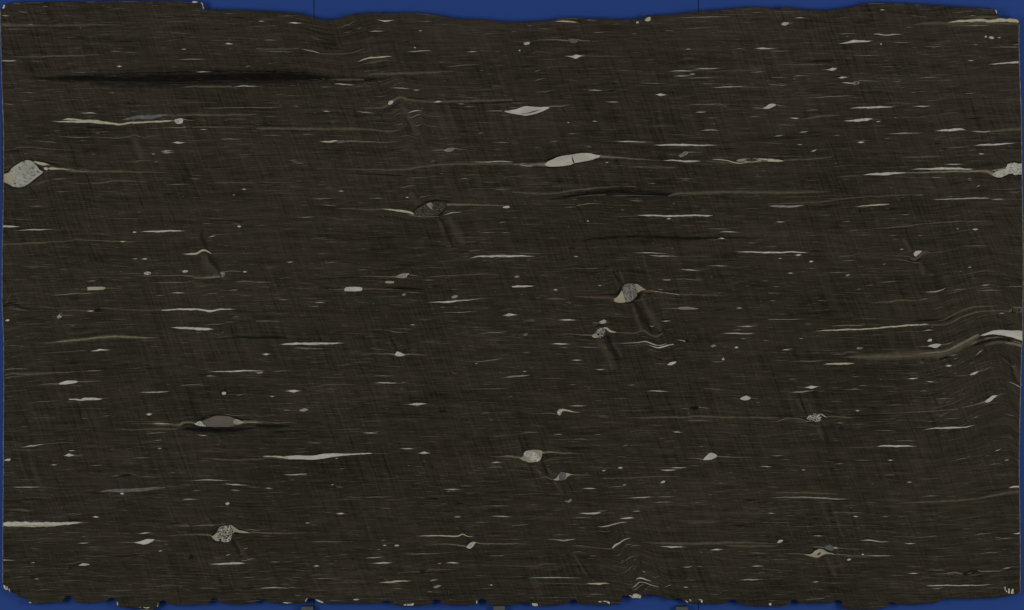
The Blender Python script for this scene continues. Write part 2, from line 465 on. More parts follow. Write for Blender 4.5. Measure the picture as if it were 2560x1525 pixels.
THICK = 0.017
def build_slab():
    xs = set(p[0] for p in TOP) | set(p[0] for p in BOT) | set(float(x) for x in range(2, 2549, 6))
    xs = sorted(xs)
    keep = [xs[0]]
    for x in xs[1:]:
        if x - keep[-1] >= 0.8:
            keep.append(x)
    keep[-1] = 2548.0
    xs = keep
    nx, ny = len(xs), 230
    verts, warp = [], []
    rt = [random.gauss(0, 0.45) for _ in xs]
    rb = [random.gauss(0, 0.55) for _ in xs]
    for j in range(ny):
        v = j / (ny - 1)
        for i, x in enumerate(xs):
            yt, yb = interp(TOP, x) + rt[i], interp(BOT, x) + rb[i]
            y = yt + (yb - yt) * v
            u = (x - 2.0) / (2548.0 - 2.0)
            l, r = interp(LEFT, y), interp(RIGHT, y)
            # the sides follow the gently bowed edges
            px = x + (l - 2.0) * max(0, 1 - u * 12) + (r - 2548.0) * max(0, 1 - (1 - u) * 12)
            if i in (0, nx - 1):
                px += random.gauss(0, 0.22)
            verts.append(P(px, y))
            warp.append(fold(px, y) / 1000.0)
    faces = [(j * nx + i, (j + 1) * nx + i, (j + 1) * nx + i + 1, j * nx + i + 1)
             for j in range(ny - 1) for i in range(nx - 1)]
    midx = [0] * len(faces)
    # border loop, seen from the front: along the top, down the right, back along the bottom, up the left
    top = list(range(nx))
    right = [j * nx + nx - 1 for j in range(1, ny)]
    bot = [(ny - 1) * nx + i for i in range(nx - 2, -1, -1)]
    left = [j * nx for j in range(ny - 2, 0, -1)]
    loop = top + right + bot + left
    side = ['t'] * len(top) + ['r'] * len(right) + ['b'] * len(bot) + ['l'] * len(left)
    n = len(loop)
    P0 = np.array([verts[k] for k in loop])
    tang = np.roll(P0, -3, axis=0) - np.roll(P0, 3, axis=0)
    nrm = np.stack([-tang[:, 2], np.zeros(n), tang[:, 0]], axis=1)
    nrm /= (np.linalg.norm(nrm, axis=1, keepdims=True) + 1e-9)
    w = np.array([0.0019 if s in 'lr' else 0.0008 for s in side])[:, None]
    w = w * (0.75 + 0.5 * rng.random((n, 1)))
    ring1 = P0 + nrm * w + np.array([0, 0.0016, 0])
    # flush broken sides: rough, slightly uneven
    ring2 = P0 + nrm * (w * 0.6 + 0.0012 * (rng.random((n, 1)) - 0.6)) + np.array([0, 0.009, 0])
    ring3 = P0 + nrm * (w * 0.4) + np.array([0, THICK, 0])
    base1 = len(verts)
    for ring in (ring1, ring2, ring3):
        verts.extend(map(tuple, ring))
        warp.extend([0.0] * n)
    for k in range(n):
        k2 = (k + 1) % n
        mi = 2 if side[k] in 'lr' else 1
        faces.append((loop[k], loop[k2], base1 + k2, base1 + k)); midx.append(mi)
        for r in (0, 1):
            a, b_ = base1 + r * n, base1 + (r + 1) * n
            faces.append((a + k, a + k2, b_ + k2, b_ + k)); midx.append(1)
    # back: strip between top and bottom borders of the last ring
    b3 = base1 + 2 * n
    tops = [b3 + i for i in range(nx)]
    bots = [b3 + nx + (ny - 1) - 1 + (nx - 1 - i) for i in range(nx)]
    for i in range(nx - 1):
        faces.append((tops[i], tops[i + 1], bots[i + 1], bots[i])); midx.append(1)
    o = mesh_obj("rock_specimen", verts, faces, None, mats=[MAT['rock'], MAT['edge_dark'], MAT['edge_light']],
                 midx=midx, warp=warp, smooth=False)
    return o

slab = build_slab()
slab.location = (0, 0, BASE_Z)
tag(slab, "dark brown layered rock slab with pale mineral lenses and notched lower edge", "rock")

for a, b_, t, lab in (
        (753, 783, 1514.0, "grey steel bracket under a drill notch with pale chipped rims"),
        (1233, 1262.5, 1512.4, "grey steel bracket touching the slab's lower edge beside a drill notch"),
        (1690, 1720, 1514.5, "grey steel bracket next to a wall seam, below the slab's broken recess"),
        (350, 383, 1520.4, "steel bracket almost hidden behind the slab's lowest jutting tongue")):
    br = bracket(a, b_, t)
    tag(br, lab, "bracket", "brackets under the slab")

# ------------------------------------------------------------------ minerals in the slab's face
NAME = {'W': 'quartz_lens', 'Y': 'quartz_lens', 'M': 'mineral_streak', 'T': 'mineral_band', 'R': 'mineral_band',
        'K': 'dark_seam', 'Q': 'dark_seam', 'L': 'mineral_band', 'B': 'shear_band', 'S': 'grey_lens'}
LEVEL = {'Q': 0.00015, 'L': 0.00023, 'B': 0.00006, 'K': 0.00012, 'T': 0.00020, 'R': 0.00025, 'S': 0.00030, 'M': 0.00034, 'W': 0.00040, 'Y': 0.00040}
FADE = {'Q': 0.97, 'L': 0.85, 'B': 0.62, 'K': 0.92, 'T': 0.80, 'R': 0.75, 'S': 0.95, 'M': 0.92, 'W': 1.0, 'Y': 1.0}
SOFT = {'Q': 0.5, 'L': 0.7, 'B': 1.0, 'K': 0.75, 'T': 0.75, 'R': 0.85, 'S': 0.5, 'M': 0.55, 'W': 0.28, 'Y': 0.35}
serial = [0]

def catmull(pts, step=5.0):
    if len(pts) == 2:
        a, b_ = pts
        m = tuple((p + q) / 2 for p, q in zip(a, b_))
        pts = [a, m, b_]
    arr = [pts[0]] + list(pts) + [pts[-1]]
    out = []
    for i in range(1, len(arr) - 2):
        p0, p1, p2, p3 = (np.array(arr[k], float) for k in (i - 1, i, i + 1, i + 2))
        # keep the spline from overshooting where spacing changes
        m1 = (p2 - p0) * (np.linalg.norm((p2 - p1)[:2]) / max(1e-6, np.linalg.norm((p2 - p0)[:2])))
        m2 = (p3 - p1) * (np.linalg.norm((p2 - p1)[:2]) / max(1e-6, np.linalg.norm((p3 - p1)[:2])))
        n = max(2, int(np.linalg.norm((p2 - p1)[:2]) / step))
        for k in range(n):
            t = k / n
            h = ((2 * t**3 - 3 * t**2 + 1) * p1 + (t**3 - 2 * t**2 + t) * m1
                 + (-2 * t**3 + 3 * t**2) * p2 + (t**3 - t**2) * m2)
            h[2] = max(0.0, h[2])
            out.append(h)
    out.append(np.array(arr[-2], float))
    return out

def clampx(x, y):
    return min(max(x, interp(LEFT, y) + 0.3), interp(RIGHT, y) - 0.3)

def ribbon_geo(kind, pts, fade=None, level=None, wob=0.35, step=5.0, near=None):
    """a long thin body lying in the face, following a line of x, y, width"""
    serial[0] += 1
    if kind in 'WMY' and len(pts) == 3 and pts[0][2] == 0 and pts[2][2] == 0:
        # a small lens: swollen middle drawn out into fine points
        (ax, ay, _), (bx, by, w1), (cx, cy, _) = pts
        dl, dr = (bx - ax, by - ay), (cx - bx, cy - by)
        pts = [(ax - 0.45 * dl[0], ay - 0.20 * dl[1], 0), (ax, ay, 0.16 * w1),
               (ax + 0.45 * dl[0], ay + 0.5 * dl[1], 0.55 * w1), (bx - 0.12 * dl[0], by, w1 * 1.04),
               (bx + 0.12 * dr[0], by, w1 * 1.04), (bx + 0.55 * dr[0], by + 0.5 * dr[1], 0.55 * w1),
               (cx, cy, 0.16 * w1), (cx + 0.45 * dr[0], cy + 0.20 * dr[1], 0)]
    line = catmull(pts, min(step, 4.0))
    n = len(line)
    lv = (LEVEL[kind] if level is None else level) + (serial[0] % 40) * 0.0000012
    fd = FADE[kind] if fade is None else fade
    soft = SOFT[kind]
    broad = {'L': 1.4, 'T': 1.75, 'R': 1.75, 'K': 2.0, 'B': 2.3}.get(kind, 1.0)
    if kind in 'WM':
        w0 = max(p[2] for p in pts)
        if w0 < 3.4:
            broad, fd = 0.74, fd * (0.84 if kind == 'W' else 0.74)
        elif w0 < 5.5:
            broad = 0.88
    d = np.array(pts[-1][:2]) - np.array(pts[0][:2])
    if kind == 'K' and abs(d[1]) > 0.8 * abs(d[0]):      # slanting shear seam: diffuse
        soft, fd, broad = 0.95, 0.58, 1.55
    wmax = max(p[2] for p in line)
    if soft > 0.6:        # fades out gently to both sides: offset, fade, margin
        prof = ((-1, 0, 0), (-0.72, 0.13, 0), (-0.42, 0.55, 0), (-0.18, 0.95, 0),
                (0.18, 0.95, 0), (0.42, 0.55, 0), (0.72, 0.13, 0), (1, 0, 0))
    elif wmax > 2.0 and kind in 'WYMS':   # sharp body with a thin dark margin
        a, m = 1 + 1.3 / wmax, 1 + 3.6 / wmax
        e = 0.5 if soft < 0.3 else 0.15
        prof = ((-m, 0, 0), (-a, 0, 0.55), (-1, e, 0.3), (-(1 - soft), 1, 0),
                ((1 - soft), 1, 0), (1, e, 0.3), (a, 0, 0.55), (m, 0, 0))
    else:
        e = 0.5 if soft < 0.3 else 0.0
        prof = ((-1, e, 0), (-(1 - soft), 1, 0), (0, 1, 0), ((1 - soft), 1, 0), (1, e, 0))
    verts, fades, warp, faces = [], [], [], []
    margin = []
    ph = random.random() * 50
    for i, p in enumerate(line):
        a, b_ = line[max(0, i - 1)], line[min(n - 1, i + 1)]
        t = (b_ - a)[:2]
        t = t / (np.linalg.norm(t) + 1e-9)
        nx, ny = -t[1], t[0]
        w = max(p[2], 0.15) * 0.5
        w *= broad * (1 + random.gauss(0, 0.07))
        s = p[0] / 9.0 + ph
        w *= 1 + wob * 0.4 * math.sin(s * 1.7) * math.sin(s * 0.61 + 1)
        off = wob * min(1.0, wmax * 0.25) * (math.sin(s * 1.1) + 0.6 * math.sin(s * 2.7 + 2))
        ends = min(1.0, p[2] / max(0.35 * wmax, 1e-6)) if wmax > 0 else 1
        f_here = fd * (0.25 + 0.75 * ends)
        if near is not None:              # a tail thins out away from its grain
            dd = max(0.0, math.hypot(p[0] - near[0], p[1] - near[1]) - near[2])
            f_here *= 0.46 + 0.54 * math.exp(-dd / 70.0)
        for q, qf, qm in prof:
            x = clampx(p[0] + nx * (q * w + off), p[1])
            y = p[1] + ny * (q * w + off)
            edge = q in (prof[0][0], prof[-1][0])
            verts.append(P(x, y, 0.00015 if edge else -lv))
            fades.append(qf * f_here)
            margin.append(qm * ends)
            warp.append(fold(x, y) / 1000.0)
    m = len(prof)
    for i in range(n - 1):
        for k in range(m - 1):
            a = i * m + k
            faces.append((a, a + m, a + m + 1, a + 1))
    return verts, faces, fades, warp, margin

def orient(verts, faces):
    """make every face look out of the slab (towards -y)"""
    res = []
    for f in faces:
        a, b_, c = (verts[f[0]], verts[f[1]], verts[f[2]])
        ny = (b_[2] - a[2]) * (c[0] - a[0]) - (b_[0] - a[0]) * (c[2] - a[2])
        res.append(f if ny < 0 else tuple(reversed(f)))
    return res

def ribbon(kind, pts, parent=None, name=None, **kw):
    v, f, fd, wp, mg = ribbon_geo(kind, pts, **kw)
    return mesh_obj(name or NAME[kind], v, orient(v, f), MAT[kind], parent or slab, fade=fd, warp=wp, margin=mg)

def clast(mat, pts, parent=None, name='clast', level=0.00055, rough=0.5, smooth=True):
    """a solid grain set in the face, standing a hair proud of it"""
    serial[0] += 1
    pts = [(x, y, 0.0) for x, y in pts]
    line = []
    m = len(pts)
    for i in range(m):                      # closed spline through the outline
        p0, p1, p2, p3 = (np.array(pts[(i + k) % m]) for k in (-1, 0, 1, 2))
        n = max(1, int(np.linalg.norm(p2 - p1) / 2.5))
        for k in range(n):
            t = k / n
            cat = 0.5 * (2 * p1 + (p2 - p0) * t + (2 * p0 - 5 * p1 + 4 * p2 - p3) * t * t
                         + (-p0 + 3 * p1 - 3 * p2 + p3) * t**3)
            h = 0.65 * cat + 0.35 * (p1 * (1 - t) + p2 * t)
            line.append(h[:2] + np.random.default_rng(serial[0] * 97 + len(line)).normal(0, rough * 0.4, 2))
    n = len(line)
    c = np.mean(line, axis=0)
    lv = level + (serial[0] % 40) * 0.000003
    verts, faces, warp = [], [], []
    for depth, sc in ((-lv, 0.985), (0.0004, 1.0)):
        for q in line:
            d = c + (q - c) * sc
            x = clampx(d[0], d[1])
            verts.append(P(x, d[1], depth))
            warp.append(0.0)
    faces.append(tuple(range(n)))
    for i in range(n):
        j = (i + 1) % n
        faces.append((i, j, n + j, n + i))
    a2 = sum(line[i][0] * line[(i + 1) % n][1] - line[(i + 1) % n][0] * line[i][1] for i in range(n))
    if a2 > 0:
        faces = [tuple(reversed(f)) for f in faces]
    return mesh_obj(name, verts, faces, MAT[mat], parent or slab, warp=warp)

# Lines:  @x0 y0 scale          the patch the next lines are measured in (photo px = x0 + x/scale)
#         KIND x,y,w ...        a streak, band, seam or lens along a line, w its thickness
#         P material x,y ...    a grain with that outline      + before either: belongs to the grain above
DATA = """
@0 0 1
K 60,197 120,196,8 180,196,18 260,196
K 740,192 830,198,16 900,199,10 980,196
Q 122,196 170,195,16 230,196,23 300,197,25 400,196,26 500,195,26 600,193,27 700,192,27 760,193,24 800,196,14 850,200
K 150,196 300,197,36 500,195,38 700,192,38 800,196,20 860,199
K 300,183.5,3 400,181.5,4 480,180,4 640,178,4 760,182,3
K 250,209.5,3 400,209.5,4 520,207.5,4 700,206,3
@0 0 3.709
W 10,140 50,146,7 90,147
M 150,95 200,105,5 270,98
M 170,108 225,114,7 270,112
T 15,232,26 120,234,22 300,236,20 460,238,16 600,232,12
R 300,237 460,238,16 650,232,16 900,230,14 1200,232
M 15,268 110,272,6 360,270
M 255,224 285,226,12 310,225
T 90,525 250,525,14 360,525,18 500,520,16 700,516,16 850,510,10 1000,505
R 200,526 300,527,16 400,525
W 20,562,8 90,565,12 165,564
M 250,565 350,570,5 470,563
M 590,345 650,345,6 710,343
M 770,408 860,407,4 970,406
M 1110,491 1200,485,5 1280,486
M 1650,553 1780,549,12 1920,546
W 1810,667 1880,665,8 1960,667
M 620,665 760,672,6 830,658
W 1085,615 1105,615,14 1130,615
M 180,858 260,858,7 340,862
M 1005,860 1040,858,8 1070,862
W 1680,456 1705,456,8 1730,455
W 2090,407 2120,406,16 2160,406
M 2070,122 2110,127,6 2200,126
W 740,1050 840,1046,10 900,1052
Y 460,1122 600,1128,14 780,1125,28 880,1127,34 1000,1142,24 1120,1152,16 1200,1140,16 1400,1130,16 1560,1122,14 1640,1120
W 585,1110 640,1105,18 760,1108
S 1120,1115 1250,1090,40 1400,1085,44 1520,1068,20 1600,1070
T 1540,1060,12 1600,1072,16 1650,1075,10
T 1640,1072,14 1800,1065,20 2000,1068,18 2374,1062,14
P crystal 1615,1112 1650,1100 1700,1098 1690,1140 1650,1150 1628,1138
+M 1690,1100,12 1740,1115,10 1830,1114
K 1560,980 1600,1030,14 1635,1085,12
K 770,1178 850,1180,16 1000,1186
M 1480,1185 1640,1183,10 1780,1178
T 1780,1178,10 2000,1178,14 2370,1182
M 470,1210 520,1212,5 570,1213
M 920,1220 970,1221,5 1020,1224
M 530,1262 700,1274,9 910,1270
T 910,1272,8 1100,1280,12 1200,1265,10 1250,1250,10 1330,1275,8 1400,1262,8 1500,1255
W 1850,1202 1890,1201,7 1930,1200
W 1600,1324 1650,1322,18 1710,1322
W 1490,1402 1540,1400,12 1600,1398
W 1500,1418 1545,1416,8 1620,1410
M 2030,1290 2120,1288,12 2230,1295
T 1600,1310 1900,1300,8 2060,1290
T 110,1390 150,1370,10 300,1365,10 500,1385,8 800,1392
K 40,945 100,945,10 130,950
M 40,962,6 90,967,8 145,967
T 1650,812 1800,803,16 2000,804,18 2150,800,14
W 2160,808 2260,797,12 2400,801
M 1820,1005 2100,1000,8 2374,995,6
M 2270,625 2300,612,10 2330,618
B 1250,1300,30 1300,1420,50 1330,1500,30
K 750,690,6 900,850,8
K 1160,880 1200,876,6 1260,884
K 2130,160 2200,163,10 2280,165
K 650,938 680,938,7 710,938
@640 0 3.709
M 210,152 290,146,6 400,143
W 20,196 45,196,9 80,196
W 300,212 360,212,13 425,213
M 85,235 150,240,6 210,240
M 60,370 130,372,12 200,373
M 0,470 200,478,8 350,477
T 0,452,12 200,455,12 400,450,10
M 415,450 480,465,14 550,482,14 610,498
T 610,498,8 800,500,10 900,485,10 1000,455,8
M 520,355 560,362,6 640,375
W 1055,293 1110,289,8 1185,287
W 1130,183 1200,197,14 1280,186
M 1520,195 1570,198,8 1640,192
W 1510,287 1525,286,12 1540,287
W 1462,441 1472,441,12 1484,441
Y 930,575 1040,540,14 1120,532,14 1200,525,12 1270,525
T 960,600 1050,582,14 1120,572,22 1180,562,14 1300,560
M 1390,482 1500,474,14 1600,470,10 1630,472
M 1950,482 2010,478,16 2050,474
M 1690,577 1720,577,8 1745,576
M 1750,620 1850,612,8 1950,603,8 2100,600
T 1020,718 1060,690,14 1150,686,20 1400,680,22 1700,668,16 1900,655
T 640,742 800,738,16 1000,738,14
K 700,768 900,740,6 1040,716
W 735,777,6 820,783,12 920,787
M 900,797 950,800,5 990,802
K 860,771 905,772,9 945,772
M 590,805 640,808,8 680,808
K 1090,710 1120,760,14 1170,840,12 1200,880
K 1080,690 1250,672,8 1420,660
P white 1225,965 1232,940 1255,932 1275,935 1268,955 1245,972
K 1215,985 1222,955,8 1240,928,8 1275,926
T 880,1005 1020,1000,12 1150,1002,18 1220,975,20 1280,930,24 1340,905,28 1400,920,24 1500,935,20 1650,945,20 1800,940,20 2000,935,20 2374,925,18
K 1150,1030 1250,1000,8 1330,945,6
K 1380,895 1480,912,12 1600,914,8 1700,918
K 1900,962 2100,958,8 2374,942,10 2500,930
W 1650,948 1690,944,18 1725,945
M 1920,992 1970,988,9 2040,988
S 1860,962 1900,962,20 1940,965
W 1405,1052 1440,1035,10 1480,1027,9 1545,1025
M 930,1030 1010,1040,13 1100,1052
W 620,1032 655,1032,9 690,1033
M 60,1080 130,1078,6 200,1080
M 320,980 370,984,9 410,984
M 1250,1035 1290,1018,6 1360,1008
M 1280,1075 1330,1050,6 1390,1045
M 1390,1080 1440,1090,9 1500,1065,9 1540,1062
M 1270,1165 1340,1150,7 1370,1120
M 1440,1165 1500,1165,8 1540,1145
K 1370,1060 1400,1130,16 1430,1180,12 1440,1250
K 1120,1030 1160,1080,14 1190,1140
B 1340,960,30 1420,1080,40 1500,1250,40
K 0,1160,5 250,1165,7 450,1168
T 0,1190,22 300,1192,24 600,1195,26 900,1195,24 1050,1200,18 1150,1212,20 1280,1215,14 1380,1190
K 0,1215,5 300,1212,8 370,1214,18 420,1212,8 600,1217,5 900,1215
Y 590,1312 690,1315,20 745,1302,10 760,1300
P greybrown 730,1315 760,1302 800,1300 840,1310 800,1325 760,1328
+T 560,1306 650,1312,10 740,1312
+T 830,1308,12 1000,1312,14 1200,1320,10 1380,1300
M 0,998,8 150,998,6 300,990
M 50,1255 170,1255,8 240,1255
K 630,1392 740,1396,9 860,1400
K 1360,390 1400,385,12 1435,380
P greylens 1740,1396 1770,1378 1820,1370 1848,1377 1815,1403 1775,1408
+T 1600,1398 1700,1392,14 1755,1390,12
+T 1835,1376,14 1900,1385,8 1990,1386
M 2060,1238 2085,1232,12 2110,1225
M 1880,1242 1920,1242,5 1950,1241
M 2180,1322 2280,1320,9 2374,1325
W 1250,816 1340,816,9 1430,825
W 1455,835 1490,836,9 1520,833
M 2100,318 2160,313,6 2260,310
M 800,310 860,298,7 895,280
M 760,262 850,232,7 930,182
K 790,270 850,242,6 930,195
@1280 0 3.709
P white -75,1032 -30,1024 40,1012 90,993 125,984 180,988 260,993 330,990 350,1000 300,1025 220,1055 130,1073 60,1062 -30,1048
+K 60,1057 140,1050,4 220,1030,6 280,1012
+T -260,1028 -180,1028,10 -90,1030,14
+T 330,993,16 400,985,14 455,985,16 500,975,8 600,978
K 400,1010 455,990,8 480,1030,8 490,1060
Y 385,195 480,198,14 560,203,14 610,206
T 420,180,6 520,172,10 700,176
M 680,186 720,187,10 790,188
P crystal 1230,190 1248,166 1282,158 1282,190 1260,198
P crystal 1150,217 1155,198 1175,200 1177,215
M 1500,168 1700,160,10 1900,155,10 2060,150
M 2220,116 2270,115,7 2330,113
M 1420,286,6 1460,285,10 1510,285
T 1540,278 1700,260,10 2000,245
M 750,302 800,301,8 860,300
M 140,240 165,241,8 190,241
M 250,268 300,268,7 360,268
M 0,292,6 60,288
M 1100,313 1130,312,8 1160,311
P greybrown 512,372 540,358 600,362 614,378 595,398 550,397
+T 180,378 300,368,10 430,370,14 520,376,14
+T 600,365,12 640,375,14 740,378
M 350,342 400,345,5 460,347
P crystal 105,402 130,390 165,388 160,410 125,418
W 60,466 70,466,13 80,466
W 480,520 550,525,14 590,525,34 630,518,14 690,521
T 690,521,8 850,521,12 1050,520
T 150,500 230,483,9 400,487
M 200,668 240,656,8 260,640
M 205,750 260,735,8 310,722
W 1465,660 1580,657,12 1700,656
W 1690,640 1800,637,12 1925,632
W 1645,687 1672,687,9 1700,686
W 1500,706 1570,705,10 1660,700
M 1620,718 1800,718,11 1950,712
M 1720,778 1800,778,7 1920,776
W 1860,812 2000,806,9 2170,800
M 1180,770 1300,772,9 1445,773
W 700,836 770,836,10 840,838
W 1335,878 1380,878,20 1430,878
W 870,944 930,945,9 990,947
M 2210,672 2280,668,10 2350,662
T 1700,662 2000,658,8 2374,655
W 2260,452 2320,448,17 2430,450
M 2050,458 2110,450,8 2170,458
W 1610,456 1635,456,8 1660,455
W 1700,1041 1750,1039,10 1805,1038
M 1800,1094 1850,1093,8 1900,1094
M 2190,1088 2240,1082,8 2310,1083
K 1980,978 2060,982,12 2180,985
M 1600,962 1720,968,10 1900,965,8 1980,970
M 1750,1210 1830,1205,18 1920,1208
W 955,1310 1090,1313,12 1280,1318
W 1300,1345 1450,1344,16 1560,1342,18 1650,1345,14 1780,1347,10 1930,1346
P pepper 1540,1450 1560,1425 1600,1405 1645,1412 1620,1432 1590,1452 1560,1458
+M 1630,1410,10 1700,1412,6 1800,1415
+M 1420,1437 1480,1435,6 1545,1440
K 1900,1388 2000,1380,8 2110,1376
M 210,862 290,852,8 400,832
M 0,1327,6 130,1328
M 680,1365 715,1362,10 745,1365
M 0,952,6 60,955,7 135,952
M 1200,1170 1380,1168,6 1560,1170
M 510,1245 560,1238,10 620,1238
M 340,1322 390,1310,10 440,1300
K 870,845 920,842,14 970,838
K 105,625 140,618,16 180,612
W 740,1124 765,1123,7 795,1125
W 510,1137 522,1136,10 535,1135
@1920 0 3.709
P white -50,1004 -20,990 0,972 22,962 60,963 78,974 45,992 15,1006 -20,1010
+T -170,996 -100,1002,10 -35,1004,10
+M 70,971,10 110,980,8 190,986
W 1680,202 1790,190,7 1900,184,9 1990,182,9 2060,190,9 2150,181,11 2290,182,11 2325,192
Y 1640,210 1780,196,20 1900,190,26 1990,188,28 2060,196,28 2150,188,34 2280,190,34 2330,205,22
T 1700,222 1900,212,16 2060,214,18 2330,222,14
R 1300,235 1500,215,30 1700,218,22 1900,222,14 2050,224
R 1600,245 1800,235,12 2000,228
M 1790,240 1900,238,12 2000,235,12 2055,234
T 1760,160 1900,158,14 2080,158,14 2150,155
K 1750,176 1950,172,8 2080,176
T 1680,125 1780,112,11 1850,105,9 1980,102
W 250,165 300,165,8 350,166
W 1035,92 1060,92,10 1085,92
P crystal 122,222 150,205 195,210 202,224 160,236 130,233
+R 190,228,12 220,212,16 255,198
K 770,212 870,212,12 970,214
K 1420,192 1500,190,8 1580,192
K 110,70 135,115,10 150,200,14
M 630,315 720,312,8 840,310
W 970,317 1030,318,12 1090,325,10 1160,320,10 1260,317
M 720,339 735,338,10 750,338
W 650,405 730,395,14 780,385,22 880,383,16 980,379
M 1150,395 1240,394,9 1330,391
W 1040,410 1048,410,14 1056,410
M 1450,434 1550,432,7 1660,426
M 2020,440 2200,435,8 2320,438,8
K 1760,290 1900,286,8 2040,285
M 2270,415 2300,412,10 2320,412,10
P crystal 2008,338 2022,329 2032,345 2015,349
P crystal 2045,347 2062,337 2097,345 2085,361 2060,358
W 2130,353 2145,350,12 2162,349
M 0,475 100,473,10 210,470
M 740,512 900,513,7 1080,511
K 340,575 450,570,16 560,566,13 640,562
T 0,600 300,598,12 700,595
W 2030,596 2150,590,12 2240,580,16 2325,578,18
W 1850,562 1880,562,10 1910,561
P crystal 530,644 570,640 600,628 642,634 605,653 562,652
+M 480,632 520,645,6 570,648
W 650,720 685,718,16 740,716
K 600,715 660,708,8 720,710
M 30,720 100,718,10 175,718
M 230,706 275,703,10 400,700
M 1370,722 1500,718,10 1610,713
M 1590,745 1660,743,6 1730,742
P pepper 770,770 800,755 840,752 852,765 830,785 798,786
+Y 680,765 740,770,12 790,775,8
+T 840,745,10 880,748,12 960,752,10 1100,752
M 1150,757 1210,755,8 1240,745
K 845,790,10 870,830,14 890,900,10 905,960
M 0,780,6 130,790,9 200,785
M 300,915 450,905,8 620,893,10 820,886
W 740,1003 900,997,16 1050,993,16 1180,990
W 1340,986 1430,985,12 1505,983
R 1060,960 1180,956,12 1280,955
M 1220,967 1300,962,6 1400,955
M 350,1030 420,1018,10 470,1015
T 280,1110 380,1095,16 480,1078,18 560,1072,18 700,1070
Y 200,1093 260,1098,12 290,1095
W 690,1124 780,1118,14 840,1115,22 920,1108,22 975,1099
W 1000,1127 1025,1126,10 1045,1124
T 960,1108,10 1100,1110
K 1820,1102 1920,1098,14 2030,1094
M 1800,866 1870,864,8 1940,862
M 1325,858 1350,856,9 1375,855
M 80,1160 150,1158,8 250,1165
W 290,1230 330,1225,12 370,1216
M 60,1265 100,1260,14 150,1250
W 1540,1213 1690,1206,22 1770,1198,18 1840,1208
M 1110,1240 1250,1236,14 1430,1232
M 1870,1215 1980,1222,20 2060,1218,14
T 2050,1222,16 2200,1205,24 2345,1195,34
W 830,1318 860,1318,18 890,1318
W 270,1343 295,1342,9 320,1342
W 400,1408 425,1398,14 450,1385
M 610,1258 640,1254,9 665,1252
W 1900,1347 2050,1342,16 2180,1335,12 2320,1322
K 1510,1328 1570,1328,8 1625,1326
M 1650,1368 1750,1365,7 1880,1358
W 1950,1428 1975,1426,12 2005,1425
M 1840,1393 1890,1393,6 1940,1392
M 1070,1286 1110,1283,8 1140,1282
K 1600,1378 1640,1378,10 1670,1372
@0 380 10.383
P spotted 150,560 235,535 300,420 400,350 540,255 720,208 820,235 900,290 960,360 1010,440 1080,490 1130,515 1080,570 940,670 800,790 700,850 600,905 480,922 370,905 270,870 200,760 160,660
+P cream 95,578 180,560 260,545 320,620 340,720 330,800 250,850 180,810 95,775
+Y 870,235,14 960,270,60 1150,320,90 1250,345,60 1320,365
+Y 1240,430,20 1350,425,70 1500,425,50 1700,455,24 1850,475
+W 1130,400 1170,425,60 1215,430,64 1262,430
+R 1120,360 1250,355,30 1400,385,24 1600,420,20
+T 1500,400 1700,440,60 1900,480,70 2100,505,60 2490,512,56
K 110,545,50 230,480,40 300,400,34 420,310,26 560,238,24 720,192,18 850,215,22
K 860,235,30 940,330,60 1040,430,90 1110,480,70 1160,500
K 850,215,20 1000,225,26 1300,290,34 1500,345,28 1750,410
K 1160,520 1080,590,26 900,720,36 760,830,30 600,920,20 400,930,12 250,880,14 100,795,14
K 780,920,50 900,1080,60 1000,1220,40
B 260,60,60 330,190,70 380,320,30
@0 380 3.709
T 850,181,16 1100,180,18 1300,186,12 1600,192
T 40,170 200,200,8 400,210
K 780,180,30 830,280,20 860,420
M 480,252 550,251,10 630,248
T 300,330 400,275,8 480,255
T 630,285 780,295,12 830,290
T 830,280,6 870,292,12 1100,265,16 1280,275,10 1420,268
M 510,368 570,369,7 640,368
M 270,507 340,502,8 410,500
K 1510,390 1580,390,14 1660,386
M 1530,305 1650,300,8 1780,297
T 1880,292 2100,283,12 2374,288,8
T 980,85 1200,92,6 1340,78,13 1430,85
M 1420,86 1450,86,7 1480,84
W 1405,19 1422,19,10 1440,19
W 2240,345 2262,345,10 2285,345
W 2155,400 2168,399,8 2182,400
M 1870,667 1920,663,8 1980,660
K 1900,660 1980,640,8 2100,636,10 2250,647,10
P crystal 2198,690 2215,681 2238,690 2225,699
W 1935,790 1965,782,9 2005,772
W 25,690,20 100,690,16 190,691
W 150,728 330,720,12 510,717
W 1290,740 1400,737,12 1500,735,16 1600,731,12 1730,730
W 1228,744 1247,744,14 1266,744
T 30,858,10 200,850,15 380,840,18 500,832,12 640,825,10
T 640,825,10 720,812,14 820,817,12 1000,825,12 1180,832,12 1300,830
R 660,820 740,812,12 820,818
K 800,828 900,830,9 1050,835
Y 1110,830 1140,832,12 1165,830
Y 1685,945 1760,945,14 1830,940,22 1870,915,20 1900,910,14 1940,930,10 1970,945
T 1970,943,6 2050,940,6 2200,935
K 1890,700 1870,780,40 1905,860,60 1930,920,20
K 1920,930 1960,990,46 2010,1060,42 2040,1115,20
B 1860,950 1920,1020,80 1980,1090,80 2010,1130,30
P crystal 1333,1125 1350,1110 1385,1110 1402,1125 1380,1138 1345,1138
+M 1100,1130 1220,1128,6 1340,1125
+M 1395,1118 1450,1122,6 1500,1125
P crystal 1688,1106 1720,1095 1747,1102 1730,1115 1705,1118
+M 1640,1100 1670,1100,5 1700,1108
P pepper 2043,1120 2062,1105 2086,1115 2082,1155 2060,1162
+T 1180,1150 1400,1148,8 1700,1145,10 1850,1165,16 1960,1160,24 2042,1155,24
+M 2080,1115,12 2120,1105,10 2200,1105,10 2260,1108
W 2252,1112 2270,1111,14 2292,1112
